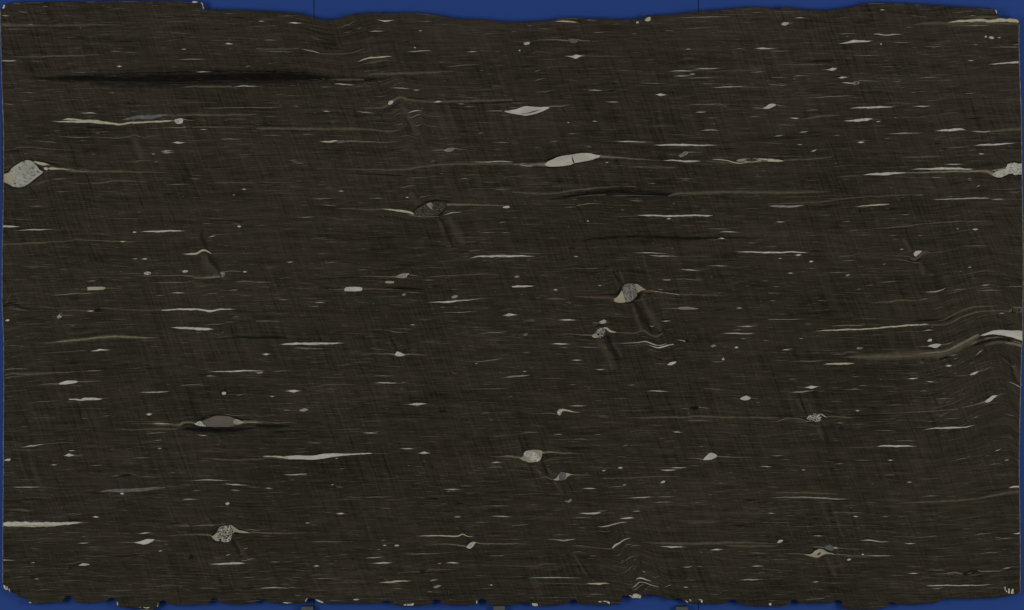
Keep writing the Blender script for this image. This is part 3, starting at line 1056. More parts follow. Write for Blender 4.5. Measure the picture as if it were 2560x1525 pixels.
W 1230,991 1255,991,9 1278,991
W 1315,994 1345,993,14 1370,992
M 1380,1215 1600,1208,10 1780,1212
T 1780,1212,8 1900,1222
P cream 806,1256 850,1250 960,1250 987,1260 960,1275 860,1281 808,1281
+R 640,1278 740,1275,8 812,1270,16
+R 975,1262,14 1060,1265,14 1160,1272
M 440,1335 600,1320,10 800,1310,9 910,1303
W 1590,1306 1650,1306,12 1715,1306
M 1430,1332 1480,1331,8 1530,1331
M 1890,1315 1970,1310,8 2050,1305
R 2160,1208 2280,1203,18 2420,1210
M 2160,1205 2250,1198,8 2374,1202
M 2095,1288 2180,1280,12 2210,1275
K 30,1430,16 100,1405,26 200,1440,12 350,1465
T 60,1440 180,1462,12 300,1470
K 1290,420 1310,470,20 1340,540
K 1490,560 1500,610,16 1515,650
K 960,740 990,800,16
M 60,1395,4 80,1350,5 105,1305
K 370,1243 410,1241,6 450,1240
K 1260,1260 1300,1258,8 1340,1256
@640 380 3.709
M 330,90 365,89,8 400,90
M 350,104 400,104,6 460,105
T 600,155 900,160,8 1130,165,12 1250,166,18 1400,160,18 1550,135,16 1750,115,20 2000,110,22 2374,105,22
W 1980,92 2150,92,8 2280,86,10 2400,92
K 770,192 950,203,7 1150,208,11 1300,217,9 1410,210
M 1370,245 1500,238,7 1680,225
M 1620,88 1645,82,10 1675,74
M 1620,92 1640,84,12 1672,74
M 1290,325 1370,326,7 1430,315,7 1490,310
W 760,363 790,362,10 815,363
M 500,430 620,430,8 740,430
M 1040,430 1130,428,10 1195,432
W 1385,421 1402,420,12 1418,421
M 580,493 680,493,10 760,498
K 0,290 150,288,12 400,285,6 600,284
T 0,284 200,284,8 420,286
T 700,520 900,527,12 1110,535,14 1180,525,16
Y 1150,528 1300,540,20 1420,560,22 1480,580,14
M 1380,560 1460,592,8 1560,600,10 1680,600,6 1720,590
P darkspeck 1455,575 1480,535 1530,505 1590,475 1680,460 1750,462 1775,480 1755,510 1730,545 1690,580 1620,600 1540,600 1490,590
+P greylens 1580,480 1625,470 1640,500 1630,515 1640,540 1605,515
+T 1755,488,16 1850,488,22 2050,490,20 2300,497,14
K 1440,570,10 1520,500,18 1600,464,18 1700,448,18 1790,462,10
K 1620,608 1690,598,18 1730,560,16 1780,505
K 1690,600,10 1740,660,34 1790,780,50 1830,880,20
K 1660,620 1680,660,14 1700,720
B 1700,640,24 1760,760,30 1800,860
B 1780,600,40 1850,720,60 1920,860,40
B 1420,380,40 1470,450,60 1520,480,20
K 1430,330 1480,380,18 1520,440,16
K 1400,340 1410,400,12
M 1500,428 1550,415,9 1620,402
W 1730,590 1790,570,9 1830,562,9 1920,555
T 1900,548 2000,540,6 2100,538
M 2200,352 2260,348,8 2370,345
M 1880,255 1930,246,12 1990,252
P white 2285,512 2315,500 2345,500 2355,512 2320,522
M 2250,655 2285,650,12 2330,645
M 380,605 480,605,10 545,600
W 2600,965 2374,965,20 2150,966,18 2050,970,10 1970,988
M 2060,748 2160,747,8 2240,748
M 2260,750 2310,749,8 2370,747
M 640,836 700,834,7 760,834
W 285,1020 315,1020,9 345,1020
K 1270,1042 1380,1048,12 1480,1050
M 630,1027 700,1023,7 780,1020
P greylens 1290,1162 1330,1135 1365,1125 1405,1125 1395,1165 1350,1170
+T 880,1152 1050,1150,6 1200,1158,10 1310,1155,14
+W 1395,1165 1400,1135,14 1420,1130,10
+T 1410,1132,12 1470,1145,8 1560,1160
K 450,1182 700,1172,8 950,1160,6
P cream 1192,1205 1215,1197 1280,1200 1280,1215 1210,1217
+M 1120,1208 1160,1206,5 1195,1206
+M 1278,1208 1330,1208
P white 812,1280 830,1258 870,1250 960,1252 992,1262 995,1275 960,1290 860,1291 820,1288
+R 690,1275 750,1274,10 820,1274,20
+R 985,1268,16 1080,1270,16 1250,1275,12 1400,1282
+M 660,1272 690,1272,6 740,1275
Q 1180,1253 1280,1262,14 1380,1263,20 1470,1268,12 1540,1273
K 1170,1252 1280,1262,22 1380,1263,30 1470,1268,22 1580,1275
T 1540,1165 1700,1152,10 1900,1142,10 2080,1132,12 2300,1135
M 1550,1188 1600,1188,9 1670,1186
M 0,1206,8 60,1207,10 160,1208
K 190,1242 210,1241,10 230,1240
P greylens 1808,1348 1840,1328 1872,1332 1860,1350 1830,1356
W 1570,1394 1700,1392,10 1800,1388,18 1880,1380,10 2150,1355
T 1750,1370 1950,1365,6 2170,1356
W 540,1396 590,1396,10 640,1396
M 200,1370 260,1368,12 300,1368
R 1200,1410 1290,1415,9 1390,1422
P greylens 1350,1325 1375,1310 1390,1315 1380,1332
M 1395,1300 1450,1303,8 1540,1303
K 1850,930 1930,928,10 1980,920
M 1960,925 2050,912,8 2130,906
M 470,1430 540,1431,8 600,1429
M 1700,1440 1725,1440,10 1760,1440
@1920 380 3.709
Y -60,78 0,75,24 90,82,24 160,80
T 150,75,14 300,70,14 450,62,12 600,40,8
T 1180,55 1350,47,12 1500,42,18 1650,38
W 1635,114 1720,113,10 1810,114
W 1310,160 1450,157,12 1600,154,20 1750,153,18 1850,160,10 1920,152
W 870,212 1000,205,20 1100,202,24 1200,195,14 1310,190
L 1280,194,8 1500,188,18 1700,180,22 1900,178,24 2050,182,26
T 600,235 750,222,10 880,212
M 1500,240 1560,237,12 1650,238
W 1935,320 1950,316,9 1965,312
M 1840,262 1870,260,8 1900,260
M 2210,370 2300,372,8 2355,366
T 2010,350 2230,345,8 2355,330,8
T 0,370,26 200,372,24 400,370,18 600,368
T 0,425 300,415,6 850,395
T 0,480,8 100,480,8 300,470,10 500,462,10 650,440,12 850,420,10 1200,400,10 1400,395
M 0,497 80,503,18 200,505,22 300,498,14 345,495
S 150,503 200,505,14 240,503
K 430,520 550,505,14 680,490
Y 790,508 900,500,9 1000,490,14 1080,488,10 1140,483
W 1510,440 1650,438,9 1850,430,10 2000,427,10 2070,430
W 2065,437 2130,438,8 2195,437
M 1350,400 1410,399,8 1455,395
M 1580,430 1700,413,5 1880,415
M 1225,580 1270,581,8 1325,580
K 1220,560 1260,560,10 1310,556
M 470,583 540,585,6 600,583
W 75,647 110,648,10 160,647
M 690,648 730,645,8 770,640
K 820,664 870,662,12 930,656
T 900,715 1150,700,10 1300,685,14 1450,665,14 1650,650,12 1850,642,10 2080,650
K 950,718 1200,712,8 1350,700
M 700,735 800,730,6 870,722
M 1110,772 1160,773,8 1200,775
K 1150,782 1200,785,8 1240,795
M 1380,778 1410,775,8 1440,768
P crystal 1895,717 1920,708 1950,716 1920,727
W 1750,712 1758,711,10 1768,712
W 250,957 280,955,14 310,955
W 380,1018 400,1016,16 422,1015
W 185,1125 210,1124,12 235,1125
W 95,987 115,986,9 130,987
R 640,975 720,965,14 820,955
M 690,1010 760,1007,8 820,1005
M 340,1080 400,1079,6 460,1078
P greylens 718,1146 740,1132 764,1138 735,1153
M 520,1122 640,1118,7 770,1113
M 1790,875 1920,870,7 2050,870
M 1060,1042 1075,1038,10 1095,1035
W 1855,1072 1870,1069,12 1888,1065
M 1770,1113 1785,1108,8 1800,1103
W 1220,903 1240,902,9 1260,902
M 1980,1238 2020,1233,16 2060,1225
M 2190,1250 2280,1247,8 2355,1247,8
M 1930,1285 2050,1282,10 2170,1282
M 1715,1283 1770,1275,9 1840,1268
W 1450,1298 1530,1297,9 1600,1283,9 1660,1255
M 50,1248 80,1247,9 115,1248
S 0,1308,6 60,1308,10 120,1312
M 1000,1210 1100,1205,8 1230,1195
M 910,1242 950,1235,8 980,1230
M 820,1277 840,1273,8 870,1270
T 900,1410 1050,1395,8 1150,1385,18 1200,1375,18 1300,1375,12 1450,1378
M 15,1378 40,1379,12 70,1379
M 450,1378 490,1378,7 550,1378
K 1340,1425 1360,1424,16 1380,1428
K 1200,330 1240,420,16 1260,470
B 1170,340 1200,420,16 1220,470
@2440 380 14.84
P crystal 590,850 700,740 840,670 960,650 1080,620 1140,540 1170,430 1240,420 1330,400 1480,400 1560,430 1720,430 1720,820 1600,830 1400,855 1400,800 1250,810 1100,870 960,930 850,945 720,920 640,890
+L -100,715,90 300,710,110 450,725,150 600,800,180 700,830,100
+L 520,700 650,690,80 850,640,70 1000,610,70 1140,550
K 830,180 950,260,50 1120,420,60
K 1140,420 1280,370,50 1480,370,50 1720,400,60
K 560,870 700,945,24 880,970,34 1050,925,28 1250,855,34 1450,850,60 1720,860,50
K 1150,960 1220,1090,70 1270,1180
K 1480,850,40 1560,960,80 1630,1220
@1300 370 10.383
P white 630,430 720,350 820,305 960,240 1090,205 1340,170 1560,135 1760,130 1880,148 1990,180 2090,192 2060,240 1980,265 1900,300 1700,345 1520,375 1400,400 1300,440 1180,462 1000,480 840,488 700,472
+T -200,420,50 0,430,66 300,440,80 500,425,100 680,430,110
+W 0,410,10 100,410,18 215,425
+Y 0,440,14 150,460,22 300,465,20
+T 1980,210,80 2150,225,80 2350,235,70 2700,260,54 3200,300,40 3900,330
+S 1355,180 1365,280,16 1390,360,30 1410,395
K 560,340 720,310,50 960,215,40 1150,185,26 1560,115,26 1780,108,20 1990,165,16 2200,175
K 300,490 600,505,24 900,505,26 1200,470,26 1420,410,20 1700,360,16 1980,285,14
@1280 380 3.709
W 1390,78 1480,77,10 1580,84,14 1680,86,14 1760,85
T 1800,85,8 1900,92,14 2000,100,14 2150,100,18 2300,90,14 2400,85
Y 1840,72 1900,70,7 2000,80,8 2100,105,9 2200,95
P greylens 2080,82 2110,65 2180,60 2280,60 2320,75 2300,90 2200,95 2120,95
+S 2150,75 2220,75,22 2290,75
+Y 2290,62,8 2350,68,16 2374,75,14
T 1030,135 1150,138,10 1300,140,26 1450,145,14 1600,148
R 1200,140 1300,142,20 1430,145
M 1130,136 1200,140,6
M 1370,145 1460,142,7 1540,133
W 865,98 880,96,10 895,93
M 1520,243 1600,246,7 1700,250
M 1570,262 1605,261,9 1640,266
M 1250,290 1310,290,9 1335,293
T 0,372,12 200,382,14 400,385,14 500,365,16 650,345,16 900,325,12 1050,320
M 500,368 600,354,7 750,340,6
K 350,440,10 600,405,40 850,370,50 1050,365,60 1250,385,60 1450,395,30 1520,395
T 480,432 700,405,8 870,395,8
M 860,408 1050,402,5 1260,407,5 1450,408
T 1450,405,10 1540,385,26 1750,380,28 2000,372,26 2374,376,24 2700,375,18 2900,365
M 1035,320 1090,318,9 1170,325
M 600,497,8 700,480,10 850,475
M 480,518 540,512,8 590,508
K 580,460 605,500,20 640,540,14 680,620
M 1080,445 1150,452,12 1220,455
W 1140,587 1260,587,13 1350,590,13 1500,594,14 1650,587,13 1800,590,13 1870,588
T 870,608 1000,600,6 1150,592,7
M 1000,537 1025,537,9 1045,537
W 1435,620 1455,619,14 1475,619
P white 693,640 703,632 714,638 705,648
P bluegrey 1485,480 1500,472 1515,478 1500,486
K 800,573 830,572,10 860,571
M 1800,712 1900,712,8 2050,716
W 1920,741 2010,740,10 2100,742
W 1915,802 1945,802,13 1972,804
M 2180,845 2220,843,8 2270,845
K 600,845 720,808,14 860,800,24 1050,785,22 1250,785,26 1500,798,30 1750,800,24 2000,795,14 2374,800
K 510,890 560,890,18 600,893
W 1130,935 1270,935,9 1440,942
W 1270,960 1380,964,10 1540,968
T 1540,968 1700,965,6 1900,970
M 0,935 150,940,8 300,942
W -350,963 0,965,16 100,964,12 210,968
M 130,1001 155,1001,8 185,1002
W 570,968 595,968,9 615,967
W 2060,925 2180,926,10 2374,932,14 2500,931,13 2580,926,10 2650,930,12 2760,932
K 2750,925 2800,918,16 2880,922
M 1820,1056 1920,1055,13 2000,1056
W 1560,1086 1640,1094,11 1740,1098
M 680,1082 760,1080,7 810,1075
P greylens 1395,1187 1430,1178 1480,1185 1440,1195
+T 1480,1185 1600,1178,8 1700,1186,10 1800,1188
W 0,1250,10 80,1246,20 150,1243,12 220,1243
K 30,1240 150,1230,14 240,1235
P crystal 385,1277 400,1270 425,1278 405,1285
P greylens 20,1158 45,1143 70,1155 40,1168
W 800,1240 815,1239,10 830,1240
M 320,1362 420,1363,9 510,1366
T 320,1355 420,1354,6 510,1356
K 840,1072 880,1062,10 915,1065
M 1470,893 1495,892,12
M 880,1152 920,1148,6 945,1130
@1500 660 6.746
P pepper 375,395 420,340 500,325 585,335 610,400 640,460 620,540 560,600 500,640 430,640 410,560 380,480
+P cream 205,590 270,570 330,510 366,445 385,480 410,560 430,640 330,655 250,635
+P cream 590,335 640,345 720,400 790,435 860,447 780,462 700,445 648,480 612,410
+R 740,455,40 860,464,36 1000,478,26 1200,503,24 1400,513,26 1619,518,26 1900,525,22 2200,530
+Y 790,438 900,457,9 1100,483,9 1340,522,10
+R -500,545 -250,555,26 0,562,40 130,572,40 240,590,40
K 210,120,20 280,220,50 360,330,44 390,360
K 350,380,12 340,440,34 290,505,28 130,515,18 0,515,10
K 400,322,10 560,312,14 680,322,12 800,395
K 330,668 500,652,22 600,605,44 660,520,50 700,470
K 600,650,60 680,800,100 740,920,110 800,1020,90 880,1150,30
B 330,120,30 380,240,40 400,300
B 690,540,30 760,680,60 850,850,80 950,1000,90 1030,1140,40
B 560,720,50 600,850,70 650,1000,70 710,1115,40
M 720,520 740,520,20 770,530
T 100,1080,14 160,1130,30 300,1155,22 450,1160,22 600,1165,22 720,1120,32 800,1160,24 900,1220,30 980,1215,40 1060,1165,30
W 260,1340 450,1335,8 620,1325,10 760,1305,18 850,1335,22 950,1370,16 1050,1365,12 1140,1325
W 760,1340 880,1385,10 1000,1410,22 1100,1385,24 1240,1350,12
M 640,1245 740,1225,10 880,1272
M 790,1440 950,1475,10 1060,1482
M 740,1400 860,1440,7 1000,1450
W 830,1042 880,1052,12 925,1028
W 1030,960 1110,962,16 1190,958
K 990,945 1080,940,24 1200,938
M 1060,1255 1080,1238,12 1110,1225
T 1080,1110 1150,1100,10 1250,1100
K -350,-20 -150,30,10
@0 760 3.709
W 1500,58,8 1700,48,14 1850,52,18 1960,65,16 2040,50,14 2200,48
T 1050,48 1300,58,10 1500,58,10
T 450,62 700,60,8 800,62,12 870,62,8
W 800,64 840,65,12 875,62
P black 873,66 890,46 930,40 947,50 930,66 895,76
+R 930,42,8 960,36,12 1050,45,12 1180,50
P blackwhite 525,117 545,95 570,88 587,100 565,125 540,135
+M 470,120 500,118,6 530,117
+M 575,104,10 640,105,5 700,106
K 500,30 540,80,16 560,95
K 560,120,12 600,165
P white 48,156 65,143 90,145 75,160
M 1000,140 1100,142,5 1200,143
M 640,203 675,203,7 705,202
K 640,232 740,228,10 830,218
M 1880,190 2010,187,9 2110,178
W 1570,216 1700,222,18 1800,228,20 1900,232,22 1990,236
M 1810,265 1840,264,8 1870,266
M 2045,268 2060,264,8 2080,257
L 500,354 560,347,18 750,330,22 950,308,26 1070,302,26 1200,305,22 1350,312,12 1500,308
T 280,366 450,360,12 600,344,26 750,331,30 950,309,34 1070,303,34 1200,306,28 1350,313,18 1500,309
K 2030,325 2100,315,14 2200,305,20 2374,312,24 2500,308,26 2600,312,24 2690,318
M 40,390,4 120,385,6 200,383
W 830,438 900,432,14 925,425,20 960,425,10 1040,425
T 280,462 500,450,7 800,432,8
K 590,550 680,547,16 760,542
M 45,608,8 150,600,9 300,605
T 45,660,16 110,645,22 200,650,26 300,650,24 450,640,16 650,632,10 800,625
T 45,690,12 130,672,10 260,680
M 590,640 620,637,7 650,640
M 770,622 870,620,12 950,610
P white 530,742 590,718 630,710 700,712 722,718 700,732 610,745 555,746
+M 330,752 450,742,8 550,740,10
+T 712,720,10 820,718,9 960,710
W 1900,622 2100,627,10 2230,620,14 2460,618
M 1905,670 1950,667,14 2005,670
M 1660,755 1750,750,11 1850,750,8 1980,757
W 1280,818 1400,819,10 1500,815,8 1580,812
M 2190,850 2230,842,12 2262,838
P white 2055,826 2070,815 2097,818 2090,838 2070,842
K 2040,830 2065,806,10 2105,808,10 2105,845
M 250,918 400,905,6 560,895
W 640,885,8 700,885,12 740,890,14 790,880,22 900,882,18 960,878
T 960,878,8 1050,868
W 1355,1022 1380,1022,20 1408,1018
M 940,1040 980,1038,7 1030,1032
W 1395,1107 1480,1107,10 1600,1112
S 1340,1200 1440,1195,14 1560,1190
T 1120,1175 1400,1160,14 1650,1160,10
T 1200,1105 1400,1112,8
W 1845,1215 1885,1220,12 1920,1222
W 200,1328 300,1315,12 420,1298
T 420,1298,6 600,1285,9 760,1290
W 635,1360 665,1360,8 695,1360
W 600,1406 640,1402,26 690,1402
T 690,1400,8 820,1412
P white 38,1449 72,1435 100,1438 85,1455
M 1220,1430 1300,1426,8 1420,1425
M 1420,1265 1465,1264,10 1510,1263
W 1460,1342 1480,1340,10 1500,1338
M 2220,840 2240,838,10
M 1000,1160 1150,1160,6 1300,1165
T 1820,1430 2100,1445,14 2374,1440,16 2500,1430
K 700,880 740,1000,30 760,1100
@420 1010 8.307
P greybrown 690,450 690,370 860,290 1000,245 1180,245 1290,260 1400,310 1480,345 1490,395 1440,420 1350,470 1200,480 1000,475 800,470
+P crystal 540,415 600,385 640,360 690,362 740,430 795,466 650,455
+P cream 1395,312 1470,330 1530,358 1580,380 1540,402 1450,430 1390,410 1350,385
+T -420,430 -200,430,30 0,430,44 250,432,50 300,388,56 500,385,44 600,420,40
+T 1530,380,70 1800,370,64 2200,390,34 2700,390
+Y 1560,382 1800,380,10 2000,378
Q 300,520,20 480,520,70 700,530,105 1000,540,118 1300,540,108 1500,530,64 1700,510,24 1850,495
K 300,520,30 480,520,90 700,530,120 1000,540,134 1300,540,124 1500,530,84 1700,510,44 1900,490
K 700,480,30 1000,490,40 1300,492,40
K 600,340 720,300,60 860,250,36 1150,222,18 1400,285,28 1550,330,50 1800,310
M 1100,195 1250,225,14 1500,242,14 1750,240
K 2050,580 2250,585,32 2600,570,20 2800,560
K 300,500 320,450,20 360,420,16 480,430,24 620,470,20
M 560,620.0 720,650,22 800,655
B 1000,640,30 1100,780,40
K 1900,790 2100,795,20 2330,800
@640 760 3.709
M 0,157,6 140,158,9 270,162
W 210,377 300,370,16 420,368,20 600,367,20 720,364,12 830,362
M 400,423 540,415,8 660,414
W 60,466 95,464,16 130,464
P white 1288,472 1308,440 1350,455 1380,475 1330,486
+T 800,460 980,462,5 1150,462,8 1260,465,14 1310,478,24 1380,468,18 1450,466,12 1640,480
K 1230,290 1270,360,24 1315,435,14
K 1330,435 1420,452,10 1480,462
M 1200,240 1300,260,8 1420,262
M 1250,228 1350,230,6 1480,238
W 1430,193 1452,193,8 1475,193
M 1460,147 1560,147,6 1640,142
M 1700,82 1900,77,11 2060,65
W 2295,104 2345,100,22 2420,101
M 1500,350 1620,352,6 1720,352
M 2050,278 2200,265,10 2340,254
S 2000,532 2100,532,8 2180,520,14 2310,503
M 1980,533 2080,533,7 2160,527
W 2030,555 2042,553,8 2055,550
M 145,626 200,622,7 340,610
P greylens 0,638 30,626 68,628 50,645 20,648
M 1080,668 1180,666,10 1280,666
W 1095,732 1200,730,12 1320,735
M 1320,735 1370,728,7 1420,732
T 480,765 580,768,9 620,755,14 700,745,14 800,745,10 960,742
W 280,808 345,808,22 405,804
T 150,797 250,800,6
W 130,857 148,856,12 170,854
P cream 395,985 425,975 450,965 487,980 450,995 425,997
+M 320,985 370,985,5 400,985
+M 480,980 540,978
M 545,803 570,804,6 590,806
W 1410,930 1490,928,20 1580,926
T 1340,930 1400,932,6
K 1670,990 1740,995,20 1790,1003
T 2090,1008 2140,1010,16 2180,1008
W 990,1195 1060,1195,10 1130,1196
R 0,1090,16 100,1095,16 250,1098
T 0,1092,10 250,1098,12 400,1095
K 0,1120,30 150,1130,40 350,1130
K 130,1187 220,1187,14 340,1182
K 20,1280 120,1282,10 220,1282
M 460,1290 550,1287,10 610,1288
P white 180,1418 260,1412 370,1403 450,1406 540,1405 620,1390 720,1385 850,1388 960,1384 1070,1381 1082,1386 940,1396 820,1405 700,1420 620,1435 530,1444 400,1440 280,1438 200,1428
+Y 65,1413,6 140,1415,16 220,1420,24 300,1425
+R 65,1422,8 150,1427,14 230,1435,12 330,1442
+T 1075,1385,5 1300,1385
W 1335,1340 1400,1340,12 1465,1340
W 1510,1384 1560,1381,20 1610,1381
W 735,1433 747,1432,10 760,1431
W 2180,1472 2225,1468,12 2280,1472
M 2260,1412 2330,1408,10 2420,1408
M 800,558 850,558,6 890,558
M 1820,790 2100,788,6 2260,785,6 2374,775
M 2280,685 2340,680,10 2420,675
K 1020,745 1050,790,16 1070,820
K 1870,595 1900,650,12
M 1800,612 1840,642,6 1880,640
@1280 760 3.709
P blackwhite 780,250 810,225 850,225 864,245 856,285 825,310 795,308 775,275
+P cream 740,290 778,272 800,305 780,316 755,312
+T 380,285 520,278,8 640,285,10 750,292,16
+Y 850,222,14 880,228,20 905,248,20 960,262,10
P crystal 808,168 845,145 878,155 872,175 830,183
+M 740,175 780,173,8 815,172
+M 870,165,8 930,172
K 760,230 800,200,14 860,212,10
K 840,312 890,300,30 900,380,50 950,450,54 1010,530,20
B 790,320,40 860,420,60 900,500,60 940,610,30
B 890,300,30 940,400,46 1010,490,30
T 830,395 860,400,10 890,410
M 600,395 700,400,9 830,402
W 440,148 510,148,14 590,147
M 100,155 180,150,7 230,150
P bluegrey 100,285 125,268 147,275 140,292 115,297
+M 60,290 90,284,6 110,283
W 370,370 450,370,14 530,370
W 550,520 600,520,9 650,522
W 775,608 820,608,10 860,609
W 100,625 118,625,8 135,625
M 90,450 130,450,7 175,450
M -60,672 0,672,14 80,666,18 180,658
T 230,697 380,690,8 520,690
P greylens 1528,42 1560,28 1620,25 1700,38 1735,44 1680,50 1580,52
+T 1350,42 1450,42,6 1535,42,8
W 2080,40 2108,38,12 2135,38
W 2090,210 2180,207,11 2255,205
W 1930,270 2050,271,11 2150,275,11 2250,270
M 2060,238 2100,238,8 2140,238
M 2115,321 2145,320,10 2170,320
P black 1600,347 1625,322 1645,340 1622,354
+W 1510,332 1580,338,8 1605,346,12
+M 1640,332,6 1730,332
P greylens 1840,390 1870,375 1897,388 1860,401
K 1820,320 1850,370,14
P white 2062,405 2080,394 2100,402 2080,411
S 2050,438 2100,438,6 2160,438
P white 1438,562 1470,541 1500,535 1527,535 1510,552 1480,566 1450,567
+T 1310,548 1380,555,6 1445,560
M 1840,530 1900,538,8 1960,530
P crystal 1943,517 1960,495 1972,520
W 1250,808 1350,806,12 1450,810
T 1750,780 1850,787,12 1980,795
M 1080,752 1110,751,10 1150,750
M 530,748 565,747,8 600,748
P white 2112,880 2140,860 2175,850 2217,871 2190,890 2150,893
+M 1960,870 2060,872,6 2120,876
+M 2210,872,8 2300,878
P black 1650,966 1670,948 1710,945 1737,960 1720,980 1680,985
+M 1560,968 1600,968,8 1655,972
+M 1732,955,12 1790,965,8 1860,968
T 1050,1052 1200,1055,12 1400,1050,18 1600,1050,18 1740,1040,18 1900,1048,18 2100,1052,14 2374,1054,16 2520,1058
M 1610,1082 1740,1078,8 1850,1085
P crystal 418,1003 435,978 466,975 460,1015 442,1033 424,1022
+Y 465,985,26 500,985,20 560,998,10 650,1005
+M 230,1020 330,1012,7 390,1015,8 422,1030
K 360,890 400,950,20 422,985
W 530,945 610,945,10 690,943
M 90,1192 170,1190,9 270,1188
W 380,1210 430,1209,6 480,1209
M 760,1212 800,1211,8 830,1208
W 1490,1186 1525,1186,12 1570,1190
M 560,1255 640,1252,7 710,1262
K 240,1108 290,1102,8 350,1095
K 400,1335 600,1335,22 780,1340
P white 1772,1446 1800,1410 1835,1380 1870,1385 1907,1406 1880,1430 1830,1446
+T 1600,1425 1730,1435,12 1785,1442,14
+M 1900,1410,10 2000,1418,9 2310,1424
M 780,1040 840,1038,8 910,1038
M 900,870 1000,878,5 1100,868
M 1020,1320 1050,1312,9 1085,1308
@1270 1090 8.73
P cream 230,462 290,470 330,430 350,400 440,315 560,300 680,305 750,330 745,400 730,470 690,540 600,570 430,578 410,560 290,520
+P crystal 340,400 370,340 440,320 520,330 600,370 660,410 718,480 700,530 640,558 560,565 480,510 410,470
+T -500,440 -200,455,24 0,452,34 150,458,44 260,470,40
+T 735,365,70 850,355,54 1000,355,46 1200,370,40 1400,375,24 1700,400
K 220,-60 240,20,50 270,120,54 320,270,50 330,330
K 330,230 400,200,14 500,160
K 300,400 340,330,26 420,290,20
K 700,470,20 740,560,64 800,680,66 830,780,56 870,900,20
B 560,640,70 680,800,90 810,950,40
B 860,700,40 960,830,90 1050,800,50
R 600,700 700,800,60 760,850
M 820,660 860,645,14 950,628
T 820,640 840,680,16
P bluegrey 1112,825 1160,785 1210,785 1262,810 1267,880 1240,950 1180,970 1115,962 1105,890
+P cream 1260,810 1310,808 1360,830 1430,842 1360,856 1300,890 1243,952 1266,880
+P cream 1114,822 1106,890 1116,962 1060,972 990,955 1060,915
+T 400,935 600,930,8 700,915,12 820,890,16 930,940,24 1010,955,20
+T 1400,845,24 1550,850,18 1900,862
K 1270,970,14 1340,1080,40 1400,1200,40 1450,1320
B 1010,970,40 1100,1130,50 1210,1300,30
P greylens 1225,1420 1290,1412 1380,1375 1398,1395 1330,1457
K 1140,775 1250,780,14 1330,805
@1920 760 3.709
M 0,142,8 180,143,10 360,140
M 330,186 370,185,8 410,183
M 560,205 700,199,12 830,197,10 915,192
Y 420,250 600,243,12 760,236,14 900,233,11 1100,215,13 1300,198,15 1450,190,10 1500,190
T 1450,190,10 1600,195,16 1700,170,16 1800,120,18 1900,85,16 2000,68,12 2150,62,12 2235,68,8
T 1500,165 1620,150,8 1700,110,12 1800,60,16 1900,30,16 2050,20,12 2200,18
K 1300,165 1500,150,20 1650,150,20 1750,100
P brownspeck 2225,66 2260,40 2300,32 2357,38 2357,78 2280,86 2240,80
+T 2250,38 2300,28,8 2360,32,8
K 2200,188 2250,190,16 2295,188
W 2140,87 2170,85,8 2200,83
M 1430,250 1490,240,14 1530,243
P white 1476,346 1495,325 1522,325 1515,347
P white 1478,392 1520,374 1560,368 1607,375 1580,398 1550,408 1500,396
+T 1340,393 1430,395,6 1490,391,10
+T 1598,381,10 1680,365,10 1740,340
K 1400,412 1500,412,12 1560,416,14 1640,398
T 680,492 850,490,40 1000,490,52 1200,480,58 1400,468,62 1600,460,62 1700,430,64 1800,380,64 1900,330,52 1960,287,26
L 1250,470 1450,455,16 1600,445,26 1700,415,30 1800,365,34 1900,310,30 1955,285,18
R 1150,462 1300,462,16 1450,450
K 1300,520 1500,500,16 1650,495,18 1800,430,12
K 1600,435 1720,385,10 1850,315,10 1960,272
P white 1965,293 2010,275 2080,248 2150,240 2250,246 2362,252 2362,345 2300,330 2200,298 2100,286 2020,291
+K 1900,352 2000,306,16 2100,294,14 2200,304,12 2360,352,14
L 1860,390 1950,338,24 2050,312,26 2120,304,24 2200,312
R 1880,385 1960,340,14 2040,318
M 2150,302 2250,326,9 2360,358,12
M 2240,338 2300,350,9 2360,364,10
K 1880,402 2000,348,34 2100,326,34 2200,332,34 2300,352,24 2360,372,14
L 2100,350 2200,356,26 2280,370,30 2360,392,34
R 1980,395 2060,368,24 2150,356,24 2220,358
T 560,462 680,465,14 740,445,16 880,455
K 700,470,10 745,510,18 775,550
Y 500,561 620,554,18 730,553,18 810,552
M 210,532 380,530,9 540,525
W 130,428 170,424,12 220,418
P blackwhite 822,411 850,398 888,408 850,421
W 1645,576 1675,574,18 1705,569
W 1300,694 1345,690,14 1390,687
P white 1868,657 1910,632 1952,624 1925,648 1890,659
+T 1950,625,8 2020,605,7 2090,575
+T 1700,670 1800,665,6 1875,655
W 1470,718 1500,720,10 1550,722
K 1500,668 1650,678,10 1800,672
M 1670,485 1720,475,11 1755,460
M 1720,513 1735,507,10 1756,501
M 1925,478 1970,440,16 1995,422
M 1860,560 1890,545,7 1920,535
W 340,772 400,771,22 468,768
T 250,768 300,770,6 350,772
M 200,818 300,815,16 440,800
M 840,758 880,756,9 940,760
M 700,793 820,790,9 890,793
M 780,675 815,674,8 850,673
M 180,698 225,697,10 265,698
P white 2008,906 2040,880 2080,850 2127,847 2100,870 2060,905 2030,913
+T 1750,975 1850,950,9 1950,925,13 2020,905,12
+T 2120,850,10 2160,838,8 2220,828
+T 880,1012 1200,1010,9 1500,995,9 1760,975,9
M 1540,880 1620,878,10 1720,876
M 1400,810 1440,806,9 1490,810
S 630,1108 670,1102,20 705,1108
W 810,990 830,988,11 850,988
W 1420,1170 1520,1155,7 1600,1150,13 1680,1148,18 1760,1146,12 1850,1138,8 1930,1118
M 970,1172 1100,1173,7 1180,1175
W 1000,1320 1080,1316,14 1200,1317,16 1395,1318
T 700,1330 900,1328,8 1020,1320
M 1590,1040 1610,1037,10 1630,1032
M 1900,1055 1930,1050,10 1950,1045
M 1600,1065 1700,1063,6 1800,1055
